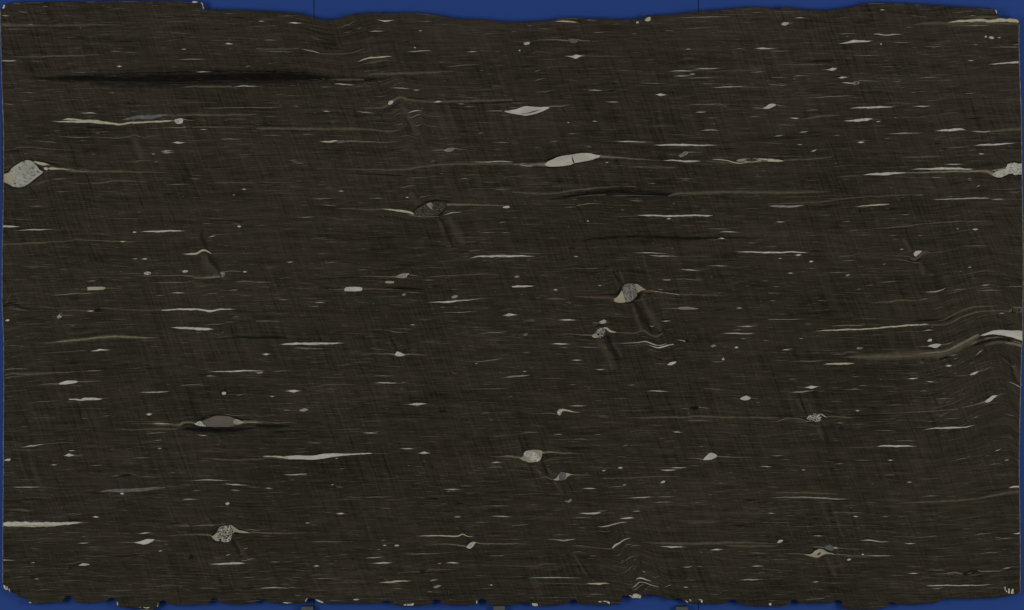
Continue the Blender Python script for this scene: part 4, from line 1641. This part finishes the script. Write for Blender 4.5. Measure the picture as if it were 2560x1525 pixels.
M 1160,1265 1270,1267,7 1390,1268
W 2100,1365 2130,1355,9 2160,1343
M 20,1405 90,1406,12 150,1405
M 110,1442 160,1441,6 210,1441
W 1110,1447 1135,1447,10 1160,1448
M 780,1448 880,1448,7 960,1450
W 2190,1452 2215,1447,9 2235,1443
M 2210,720 2280,740,10 2355,780,14
M 2200,1020 2250,1030,8 2290,1042
K 2225,470,12 2245,560,24 2265,650,30 2300,710,16
B 2280,560,20 2310,640,50 2340,720,30
M 2240,575 2280,581,6 2320,576
K 1530,850 1560,900,16 1590,960
@1980 1000 12.364
P blackwhite 450,570 500,500 560,470 640,470 660,420 760,415 860,440 920,500 900,580 850,660 740,680 640,660 520,620
+T -740,690 -400,650,30 -200,570,30 0,562,28 200,577,30 350,612,36 430,650,40 640,658,40
+M 350,615 430,650,26 520,660,32 640,655
+Y 850,430,20 930,450,36 1040,520,22 1100,520
+T 1040,520,24 1180,515,20 1400,515,24 1700,540,24 2000,555
K 200,-300,30 290,0,90 360,200,90 450,400,90 480,500,30
K 860,670,30 1000,950,100 1080,1200,110 1110,1400,30
B 150,0,50 230,150,60 350,350,50
B 750,760,70 880,1000,100 960,1240,50
B 520,100,60 600,330,90 640,410
K 420,690 640,700,20 800,690
@2260 560 10.6
P crystal 255,770 300,720 390,705 510,720 440,800 340,890 300,850 260,830
+R -600,845 -300,840,26 0,855,30 130,870,34 220,920,70 300,920,60 420,840,70 520,770,90 620,750,60 700,760,30 1000,740,26 1300,720
+T 210,890 280,900,50 340,900
K 30,60,30 60,200,60 140,420,80 220,600,70 280,710,40
K 290,705 400,690,20 520,690,26 640,725,30 800,740,10
K 100,930,20 250,970,30 400,960,30 480,900
M -600,950 -200,930,14 0,965,16 200,1010,14 340,1030,18 440,1010
K 480,920 540,1040,50 620,1180,50 660,1260
K 690,1120 760,1260,40
B -30,380,60 80,560,90 170,730,50
B 400,1000,40 470,1180,90 520,1350,50
@0 1125 3.709
M 830,142 880,142,8 960,138
K 830,135 860,134,8 890,135
W 470,140 500,138,10 530,138
M 1020,240 1080,239,8 1110,238
K 1090,245 1150,238,20 1200,232,14 1290,240
M 1210,232 1250,232,6 1290,242
M 100,342 200,345,12 280,345,14 390,338
S 910,388 1000,378,26 1150,375,36 1300,370,32 1450,355,24 1560,343
M 1000,368 1150,364,8 1300,358,8 1430,348,12 1500,340
M 980,408 1030,408,6
P white 1113,402 1135,397 1152,403 1130,414
K 740,390 900,400,8 1070,412
T 1550,342,10 1700,340
W 1780,283 1950,277,11 2110,285
W 2070,315 2180,320,12 2300,330
M 1780,380 1820,378,9 1870,374
M 2140,373 2180,373,14 2225,374
W 1690,462 1740,457,9 1830,457
P white 2088,496 2110,484 2132,497 2105,511
K 1150,508 1210,505,10 1270,504
T 70,560 180,556,20 250,562,16 330,560
W 858,620 890,619,14 917,620
W 28,690,34 120,685,40 250,688,44 400,690,42 560,685,32 680,675,20 780,670
Y 60,705 300,707,12 500,700,10
R 600,690 720,678,16 870,667
S 200,680 350,678,10 500,675
W 1280,775 1350,770,12 1400,768
P white 1236,856 1290,850 1330,835 1370,825 1432,829 1410,850 1380,865 1330,876 1280,866
+T 1020,855 1150,855,5 1250,857,7
+T 1420,836,10 1520,845,6 1600,842
K 1530,688 1620,680,12 1730,662
T 1640,718 1720,700,26 1770,710
M 1770,708 1850,700,9 1950,695,11 2000,690
W 1925,1057 2100,1055,18 2200,1048,18 2280,1052
W 715,865 770,864,9 820,858
M 750,805 780,803,8 800,798
M 255,913 320,915,6 380,912
W 1470,936 1485,935,12 1505,934
W 25,1020,8 90,1021,6 150,1022
T 450,1055 650,1055,9 720,1040,11 870,1040
P white 728,1071 770,1050 832,1060 790,1071
K 620,1095 655,1095,18 690,1090
P black 1752,1002 1770,968 1797,985 1785,1007
+M 1690,1000 1720,1002,6 1755,998
M 2090,985 2115,972,14 2140,968
W 285,1047 310,1045,8 325,1042
W 320,1196 345,1195,8 360,1193
M 520,1213 640,1213,6 740,1210
T 960,1310 1100,1303,9 1330,1297
M 1350,1270 1550,1260,6 1740,1257
M 2240,1182 2300,1180,8 2374,1178
T 1480,800 1650,790,11 1860,782,15 1940,790,14
@500 1280 11.417
P blackwhite 500,560 510,500 560,450 620,400 760,385 880,400 950,460 930,560 920,640 890,760 850,850 740,865 640,865 590,800 510,770
+P cream 290,650 340,690 400,660 460,610 500,570 510,680 510,770 570,812 520,836 440,815 360,740
+P cream 820,374 900,380 1000,450 1110,515 1260,545 1400,590 1250,602 1100,590 990,560 950,620 940,520 960,470 880,402
+T -100,655 0,652,50 150,645,50 310,662,50
+T 1250,572,46 1420,592,34 1460,568,34 1600,587,38 2055,602,40 2500,605,36 3200,610
K 230,100,30 340,230,90 430,330,70 480,380
K 480,430,40 440,560,80 350,640,44
K 340,700 420,810,30 560,870,24 700,880,20 860,870,14
K 960,590,40 1050,620,40 1250,620,20
K 890,760,40 980,930,100 1080,1080,110 1140,1280,40
B 1050,850,70 1150,1050,100 1290,1270,60
B 160,120,40 240,230,50 320,340,30
T 0,375,30 250,375,30 330,400,26 430,360,32 520,370,20 620,340,24 800,325
W 1220,495 1350,515,8 1440,500,10 1600,525,8 1800,530
W 1100,1350 1250,1390,14 1350,1370,14 1480,1340,12 1600,1340
K 960,440 1080,500,30 1250,520
@640 1125 3.709
W 245,228 330,230,9 440,224,9 490,222
M 80,355 115,355,16 155,355
W 695,325 710,320,9 722,315
W 745,588 785,589,14 820,590
W 455,677 480,676,12 502,677
M 770,178 800,174,8 830,170
M 490,850 640,850,8 880,850
K 550,893 610,896,8 660,900
P white 1280,887 1303,877 1330,885 1303,894
W 1175,884 1193,883,12 1210,883
M 1160,840 1180,838,9 1205,834
M 1120,926 1138,922,10 1155,918
Y 1480,800 1620,794,10 1780,797,12 1880,798,12 1915,780,12 1960,800,8 2030,798
K 1880,700 1920,760,18 1960,820,24 1985,850
P crystal 1948,902 1980,865 2010,852 2037,855 2015,890 1985,916
+T 1500,875 1700,872,9 1850,878,13 1950,897,14
+T 2030,858,14 2100,868,12 2374,870,13 2600,872
K 1940,885 1975,850,12 2030,843
K 2030,910,14 2080,990,12
M 1415,970 1550,963,11 1740,958
M 1010,1003 1090,997,14 1180,992
W 1090,1050 1180,1048,16 1260,1043
W 535,1078 560,1077,16 585,1077
M 660,1052 700,1051,6 740,1051
M 110,1040 180,1037,10 230,1038
W 1770,1048 1830,1045,14 1880,1047
T 1270,1140 1450,1130,11 1520,1128,12
T 1570,1138 1610,1110,16 1700,1110,12 1900,1105
K 1500,1120 1545,1130,24 1590,1140
W 1615,1215 1640,1207,9 1690,1203
P greylens 1643,1271 1690,1252 1717,1258 1670,1281
Y 1130,1228 1230,1225,14 1320,1217,16 1450,1212
M 1250,1285 1310,1283,8 1360,1284
M 510,1195 620,1192,9 750,1190
T 690,1200 740,1200,14 790,1198
R 210,1247 270,1247,12 340,1247
W 20,1282 150,1276,10 310,1280
M 350,1348 385,1348,8 420,1348
K 1590,450 1650,453,20 1710,453
K 1840,495 1890,495,20 1930,497
K 970,550 1010,550,14 1050,548
M 1160,542 1200,541,8 1250,540
W 1730,363 1830,365,10 1900,365
M 1880,335 1950,333,9 2030,334
S 2120,160 2220,158,12 2310,160
M 2080,522 2230,518,10 2374,520
W 2180,614 2280,616,10 2370,619
M 1990,670 2070,670,7 2170,668
P greylens 1833,620 1870,612 1902,620 1870,627
W 2165,1253 2180,1251,12 2195,1249
T 2050,1070 2374,1070,7
M 2020,1165 2090,1167,6 2160,1165
M 640,1395 730,1394,6 820,1396
P crystal 900,1388 930,1378 960,1385 930,1394
M 980,442 1100,436,7 1300,434
M 2140,980 2280,980,9 2310,977
M 1680,1050 1705,1052,14 1720,1045
@1280 1125 3.709
W 1380,186 1440,187,13 1520,184
W 1460,168 1530,164,11 1620,163
P white 980,166 1003,158 1027,163 1005,173
M 670,160 800,160,5 940,160
W 835,192 850,191,12 870,188
M 1620,147 1700,147,6 1770,146
W 2300,153 2360,153,10 2410,155
P white 1373,306 1400,285 1422,287 1410,304
P greylens 1023,326 1040,315 1060,320 1040,331
M 890,345 980,340,10 1050,337
W 660,355 720,356,12 780,360
T 800,265 1050,260,9 1400,245,9 1600,250
M 820,264 860,263,6 900,262
W 1080,447 1200,440,10 1310,435
M 1330,433 1430,433,10 1530,428
M 1280,487 1400,484,12 1520,480
M 1650,492 1720,490,6 1790,490
W 610,585 720,590,16 800,582,14 830,580
M 780,567 830,565,10 890,560
M 550,630 640,626,10 740,630
W 1000,635 1080,631,16 1130,630
W 1120,568 1155,567,8 1190,567
W 780,712 850,710,10 920,695,10 1000,675,10 1080,664
M 500,693 570,692,6 640,690
M 620,722 650,722,7 680,723
M 0,705,6 80,695,8 180,688
K 2020,690 2110,700,14 2220,712
K 2140,462 2210,465,16 2290,465
M 280,828 400,830,9 480,838,18 560,830,12 600,825
M 530,890 620,888,8 760,900
M 550,948 620,945,7 690,952
W 930,910,8 960,880,20 1000,860,10 1060,825,8 1110,815
T 560,900 800,910,9 900,915,10 940,905,10
M 1040,895 1080,875,7 1130,868
M 1090,898 1130,885,10 1200,890
M 975,985 1000,965,8 1010,958
W 1380,895 1490,898,14 1600,900
T 1180,855 1400,865,20 1700,868,24 1950,862,24 2150,858,18 2374,865,10
T 1950,880 2100,890,20 2374,890,16 2480,890
K 1640,890 1800,888,6 1950,876
W 1840,925 1900,924,14 1955,922
R 0,1072,8 150,1078,12 230,1078,20 300,1055,18 370,1060,8 460,1065
M 430,973 470,975,5 510,975
M 710,980 750,982,8 790,984
K 600,980 680,1100,22 760,1200,12
B 560,960,20 640,1060,28 700,1160,20
M 960,1060 1030,1040,5 1100,995,6 1210,975
W 120,1187 300,1183,7 450,1183,7 670,1188
Y 680,1240 800,1240,20 850,1235,12 920,1240
T 0,1235 300,1235,6 700,1245,7
M 690,1340 780,1338,8 870,1337
W 1590,1273 1612,1272,10 1635,1272
M 1580,1088 1625,1085,14 1680,1075
W 2220,1078 2260,1075,12 2330,1075
W 2120,1203 2220,1203,12 2310,1200
M 2180,952 2260,955,8 2374,958
M 1600,1207 1660,1206,6 1720,1205
M 1820,1345 1880,1340,6 1930,1336
M 740,1205 760,1210,12
K 330,1252 550,1252,8
K 1080,470.0 1180,475,8
@1540 1380 10.6
M 0,585,6 150,575,8 250,525,10 340,460,18 370,420,30 400,390,14 470,370,10 580,365
M 100,320 250,230,10 400,120,12 600,85,8
W 530,750,6 570,695,20 640,688,30 720,700,40 800,735,24 980,795
W 400,965 520,890,24 600,810,26 660,795,18 750,805,16 900,865,18 1050,910,16 1180,935
M 420,1000 530,985,24 620,910,26 700,860,22 770,850
M 740,1005 800,990,14 990,1055
W 700,515 740,525,20 775,548
M 930,665 980,660,14 1050,685,10 1180,690
M 1010,645 1100,650,14 1180,640
W 1290,945 1340,915,14 1390,885,14 1490,872
K 290,1000 380,1010,40 440,1000
T 0,1000 200,1010,10
M 470,212 490,210,20 530,205
K 590,90 640,250,60 680,420
@1920 1125 3.709
W 310,185 325,184,9 350,185
M 610,132 660,128,9 710,125
K 0,142,10 60,142,10 120,140
T 120,135 400,150,6 650,140
M 2040,145 2100,130,8 2180,115
W 2230,352 2270,343,14 2330,338,14
W 1290,300 1315,299,10 1335,300
M 1070,232 1130,230,7 1180,232
M 0,445 200,438,10 400,440,14 600,452,14 760,458
R 100,450 350,446,10 700,462
T 0,400 300,395,16 640,410,10
M 1440,430 1510,425,10 1580,423
T 1100,500 1500,480,16 1800,465,16 2000,440,16 2150,410,22 2325,385,28
K 1900,390 2100,375,9 2280,345,12
M 680,582 800,582,8 910,584
W 788,614 815,617,14 837,619
M 1050,617 1090,617,10 1130,615
W 0,586 35,587,10 65,588
W 415,796 470,796,8 515,795
M 600,692 700,696,4 780,700
W 840,838 960,838,12 1040,850,8 1140,853
W 1265,866 1315,866,12 1365,868
P white 86,862 105,835 142,835 120,856
M 0,1018 100,1018,7 220,1017
M 60,982 140,983,6 190,983
R 1270,1080 1345,1080,14 1430,1080
W 1300,1145 1350,1145,12 1395,1142
P black 1796,1157 1830,1135 1880,1115 1948,1111 1920,1140 1870,1158 1830,1167
+T 1450,1155 1650,1145,11 1740,1138,15 1805,1152,13
+T 1940,1116,10 2000,1125,12 2150,1120,11 2190,1105
+M 1840,1150 1870,1140,8 1910,1128
M 2170,1105 2220,1093,16 2250,1085
T 2250,1085,6 2330,1075,6
K 2180,1130 2240,1110,8 2330,1098,6
W 410,1223 445,1222,10 470,1221
W 1460,1262 1530,1258,12 1600,1255,12 1750,1256,10 1950,1254,8 2100,1245
M 1510,1285 1580,1285,12 1630,1270
M 325,1383 400,1382,8 500,1377,8 530,1365
M 510,1352 560,1355,5 640,1353
M 1900,795 1980,778,11 2090,765
M 2110,828 2200,820,9 2280,812
W 2270,778 2335,770,14 2345,768,10
M 1930,965 2080,950,7 2160,945
M 1470,802 1520,800,7 1570,797
M 0,1395 40,1396,6 80,1395
W 900,980 1030,980,9 1160,982
P white 866,969 880,961 892,970 880,975
K 870,818 910,812,8 950,803
M 1440,1115 1620,1113,8 1645,1112
@1960 1340 12.46
P cream 590,562 720,570 840,560 900,520 950,470 1040,420 1110,400 1220,415 1300,470 1400,515 1530,540 1600,585 1500,572 1400,560 1300,560 1200,620 1100,690 1000,702 920,690 800,632 700,600
+R 700,605 850,650,20 1000,690,24 1100,670,20 1250,590,30 1400,560
+S 1010,590 1080,560,50 1150,510
+T -400,560 0,555,12 200,547,24 400,552,26 600,565,26
+T 1580,580,20 1660,562,26 1800,580,26 2000,600,26 2490,612,22 2900,620
P bluegrey 1270,340 1340,300 1440,268 1520,320 1553,390 1530,450 1470,472 1380,430 1300,400
+P cream 1535,345 1620,335 1700,372 1620,400 1560,402
+M 880,305 960,350,24 1100,335,30 1200,355,36 1290,345,34
+T 1690,375,20 1850,380,24 2000,400,20 2490,412,16
M 1800,620 2000,640,16 2490,652,16 2700,655
K 680,225 800,195,24 910,225,30
K 560,540 740,558,34 860,530,34 960,440,56 1080,388,30 1200,385
K 880,340 950,420,80 1000,430
K 1230,420 1400,490,26 1550,525,24 1650,545
K 1240,640 1320,575,26 1450,580
B 1330,640,60 1420,850,100 1520,1080,110 1620,1260,50
K 1120,700,40 1190,800,50
P white 1956,746 2030,700 2098,730 2010,766
K 1840,960 1920,985,24 2000,965
"""

def read_features(text):
    x0 = y0 = 0.0; sc = 1.0
    last = None
    for ln in text.strip().splitlines():
        ln = ln.strip()
        if not ln:
            continue
        if ln[0] == '@':
            x0, y0, sc = (float(v) for v in ln[1:].split())
            last = None
            continue
        sub = ln[0] == '+'
        if sub:
            ln = ln[1:]
        kind, rest = ln.split(' ', 1)
        if kind == 'P':
            mat, rest = rest.split(' ', 1)
            pts = [(x0 + float(a) / sc, y0 + float(b_) / sc) for a, b_ in (p.split(',') for p in rest.split())]
            if sub:
                clast(mat, pts, last, 'rim', 0.00068)
            else:
                big = max(p[0] for p in pts) - min(p[0] for p in pts)
                nm = 'quartz_lens' if mat in ('white', 'cream', 'greylens') else 'clast'
                xs_, ys_ = [p[0] for p in pts], [p[1] for p in pts]
                near = (sum(xs_) / len(xs_), sum(ys_) / len(ys_), big * 0.55)
                last = clast(mat, pts, None, nm, rough=0.5 if big > 25 else 0.3)
        else:
            pts = []
            for p in rest.split():
                q = p.split(',')
                w = float(q[2]) if len(q) > 2 else 0.0
                pts.append((x0 + float(q[0]) / sc, y0 + float(q[1]) / sc, w / sc))
            if sub and last is not None:
                nm = {'K': 'crack', 'S': 'grey_patch'}.get(kind, 'tail')
                if kind == 'T':
                    ribbon('L', pts, last, nm, near=near)
                elif kind in 'KS':
                    ribbon(kind, pts, last, nm, level=0.00085, fade=0.22)
                else:
                    ribbon(kind, pts, last, nm, level=0.0004 if kind == 'L' else 0.00085)
            else:
                ribbon(kind, pts)

read_features(DATA)

# ------------------------------------------------------------------ chipped corners and edges
CHIPS = """
6,20 9,12 12,12 12,17 9,22
479,5 486,3 494,4.5 489,7 482,7
502,6 506,7 509,16 511,24 508,22 505,12
8,1462 13,1464 13,1469 16,1475 10,1470
15,1465 19,1466 19,1474 15,1474
21,1472 24,1473 25,1481 23,1477
73,1505 78,1505 78,1507.5 73,1508
763,1503 766,1497 770,1495.7 767,1499 764,1505
788,1498 796,1500 808,1505 809,1508 798,1505 790,1501
706,1507 713,1505.5 730,1507 722,1508.5 712,1507.5
1330,1511 1336,1510 1343,1510 1345,1515 1333,1515
1713,1501 1718,1503 1721,1507 1717,1506
1724,1498 1727,1497 1728,1503 1725,1505 1723,1504
1745,1498 1750,1498 1756,1500 1756,1507 1753,1506 1752,1501
1572,1488 1581,1489.5 1583,1485 1591,1484 1599,1487 1603,1491 1602,1495.5 1592,1494.5 1582,1495 1577,1492
1495,1504 1501,1502 1505,1505 1499,1506
1507,1503 1516,1502 1525,1506 1524,1510 1514,1505
2511.5,1467 2513.5,1466 2514,1474 2512,1478
2521,1471 2524,1472 2523.5,1483 2520.5,1484
2530,1472 2533.5,1473 2534,1484 2527.5,1484 2528.5,1478
2515.5,1475 2517.5,1476 2517,1481 2515,1480
1008,1513 1014,1510 1026,1510 1034,1508 1034,1513.5 1020,1514
1190,1503 1193,1501 1193,1508 1191,1509
292,1504 294.5,1505 295.5,1515 293.5,1514
394,1509 396,1508 395,1516 393,1516
349,1517.5 352,1517 352,1519 349,1519.5
357,1517.5 364,1518.5 374,1518 374,1519.5 365,1521
1329,1509 1341,1508 1345,1513 1338,1515
2488,24 2490.5,25 2492.5,33 2490.5,33
1922,1508 1929,1507 1927,1514 1923,1513
"""
for ln in CHIPS.strip().splitlines():
    clast('chip', parse_pts(ln), None, 'edge_chip', 0.0007, rough=0.5)

# thin pale line of broken grains along parts of the upper rim
for x0, x1 in ((31, 52), (60, 112), (215, 240), (300, 345), (1038, 1062), (1048, 1078), (2170, 2215), (2235, 2262), (2285, 2300), (2440, 2487)):
    pts = [(x, interp(TOP, x) + 1.0, 1.3 if x0 < x < x1 else 0.3) for x in np.linspace(x0, x1, 6)]
    ribbon('M', pts, None, 'edge_chip', level=0.0006)

# ------------------------------------------------------------------ the countless fine streaks
def streaks(name, kind, count, lengths, thick, fades, tilt=0.0, dark=False, seed=3, level=0.00022, wig=0.5):
    r = random.Random(seed)
    V, F, FD, WP = [], [], [], []
    cl = [(r.uniform(0, PW), r.uniform(0, PH)) for _ in range(90)]
    for k in range(count):
        if r.random() < 0.35:                # some gather in swarms along the layering
            c = r.choice(cl)
            x, y = r.gauss(c[0], 130), r.gauss(c[1], 26)
        else:
            x, y = r.uniform(6, 2552), r.uniform(5, 1512)
        if not (8 < x < 2548):
            continue
        if not (interp(TOP, x) + 3 < y < interp(BOT, x) - 4):
            continue
        L = min(lengths[1], lengths[0] * (1 + r.expovariate(1.0) * lengths[2]))
        w = thick[0] + (thick[1] - thick[0]) * r.random() ** 2.4
        fd = fades[0] + (fades[1] - fades[0]) * r.random() ** 1.8
        n = 4 if L < 14 else 7
        b0 = len(V)
        d0 = fold(x, y)
        ph = r.random() * 6.3
        slope = r.gauss(0, 0.012)
        bulge = r.uniform(0.3, 0.7)
        lv = level + r.random() * 0.00004
        for i in range(n + 1):
            t = i / n
            xx = x + (t - 0.5) * L
            yy = y + fold(xx, y) - d0 + slope * (xx - x) + wig * math.sin(ph + xx / 7.0) * min(1, L / 40)
            xx = clampx(xx, yy)
            prof = (t / bulge if t < bulge else (1 - t) / (1 - bulge)) ** 0.7
            hw = max(0.06, w * prof * 0.5)
            for s, dep, ff in ((-1, 0.0001, 0.35), (0, -lv, 1.0), (1, 0.0001, 0.35)):
                V.append(P(xx, yy + s * hw, dep)); FD.append(fd * ff); WP.append(d0 / 1000.0)
        for i in range(n):
            a = b0 + i * 3
            for q in (0, 1):
                F.append((a + q, a + q + 1, a + q + 4, a + q + 3))
    o = mesh_obj(name, V, orient(V, F), MAT[kind], slab, fade=FD, warp=WP)
    tag(o, kind="stuff")
    return o

streaks("fine_streaks", 'M', 12500, (14, 260, 1.7), (0.65, 1.6), (0.20, 0.64), seed=5)
streaks("bright_streaks", 'W', 170, (8, 60, 1.2), (1.0, 2.3), (0.35, 0.85), seed=8, level=0.00026)
streaks("bright_specks", 'W', 1150, (2.2, 6, 0.5), (1.0, 2.1), (0.2, 0.6), seed=21, level=0.00028, wig=0.1)
streaks("dark_streaks", 'K', 900, (12, 130, 1.2), (0.9, 3.0), (0.30, 0.75), seed=13, level=0.00018)

def slanted(name, kind, count, fades, seed, width, lengths=(14, 70), depth=0.00003):
    """closely spaced slanting folds of the layering, thin dark or pale lines"""
    r = random.Random(seed)
    V, F, FD, WP = [], [], [], []
    swarm = [(r.uniform(0, PW), r.uniform(0, PH), r.gauss(0.36, 0.04)) for _ in range(70)]
    for k in range(count):
        x, y = r.uniform(10, 2545), r.uniform(10, 1505)
        lean0 = 0.36
        if r.random() < 0.2:
            c = r.choice(swarm)
            x, y, lean0 = r.gauss(c[0], 75), r.gauss(c[1], 65), c[2]
        L = r.uniform(*lengths) * (1 + r.random())
        lean = r.gauss(lean0, 0.045)
        w = r.uniform(*width)
        fd = r.uniform(*fades)
        n = 6
        b0 = len(V)
        ph = r.random() * 6
        ok = True
        rows = []
        for i in range(n + 1):
            t = i / n
            yy = y + (t - 0.5) * L
            xx = x + lean * (yy - y) + 0.9 * math.sin(ph + yy / 9.0)
            if not (10 < xx < 2545) or not (interp(TOP, xx) + 3 < yy < interp(BOT, xx) - 4):
                ok = False
                break
            rows.append((xx, yy, math.sin(math.pi * t)))
        if not ok:
            continue
        for xx, yy, e in rows:
            wp = fold(xx, yy) / 1000.0
            for s, dep, ff in ((-1, 0.0001, 0.0), (0, -depth, 1.0), (1, 0.0001, 0.0)):
                V.append(P(xx + s * w * 0.5 * (0.4 + 0.6 * e), yy, dep)); FD.append(fd * ff * e); WP.append(wp)
        for i in range(n):
            a = b0 + i * 3
            for q in (0, 1):
                F.append((a + q, a + q + 1, a + q + 4, a + q + 3))
    o = mesh_obj(name, V, orient(V, F), MAT[kind], slab, fade=FD, warp=WP)
    tag(o, kind="stuff")

slanted("slanted_dark_lines", 'K', 3600, (0.10, 0.38), 31, (1.8, 4.0), (26, 90))
slanted("slanted_pale_lines", 'B', 1500, (0.10, 0.42), 33, (2.2, 5.0), (26, 90))
slanted("dark_shear_zones", 'K', 160, (0.06, 0.20), 41, (9.0, 22.0), (35, 110), 0.00004)
slanted("pale_shear_zones", 'B', 180, (0.10, 0.32), 43, (8.0, 20.0), (35, 110), 0.00005)
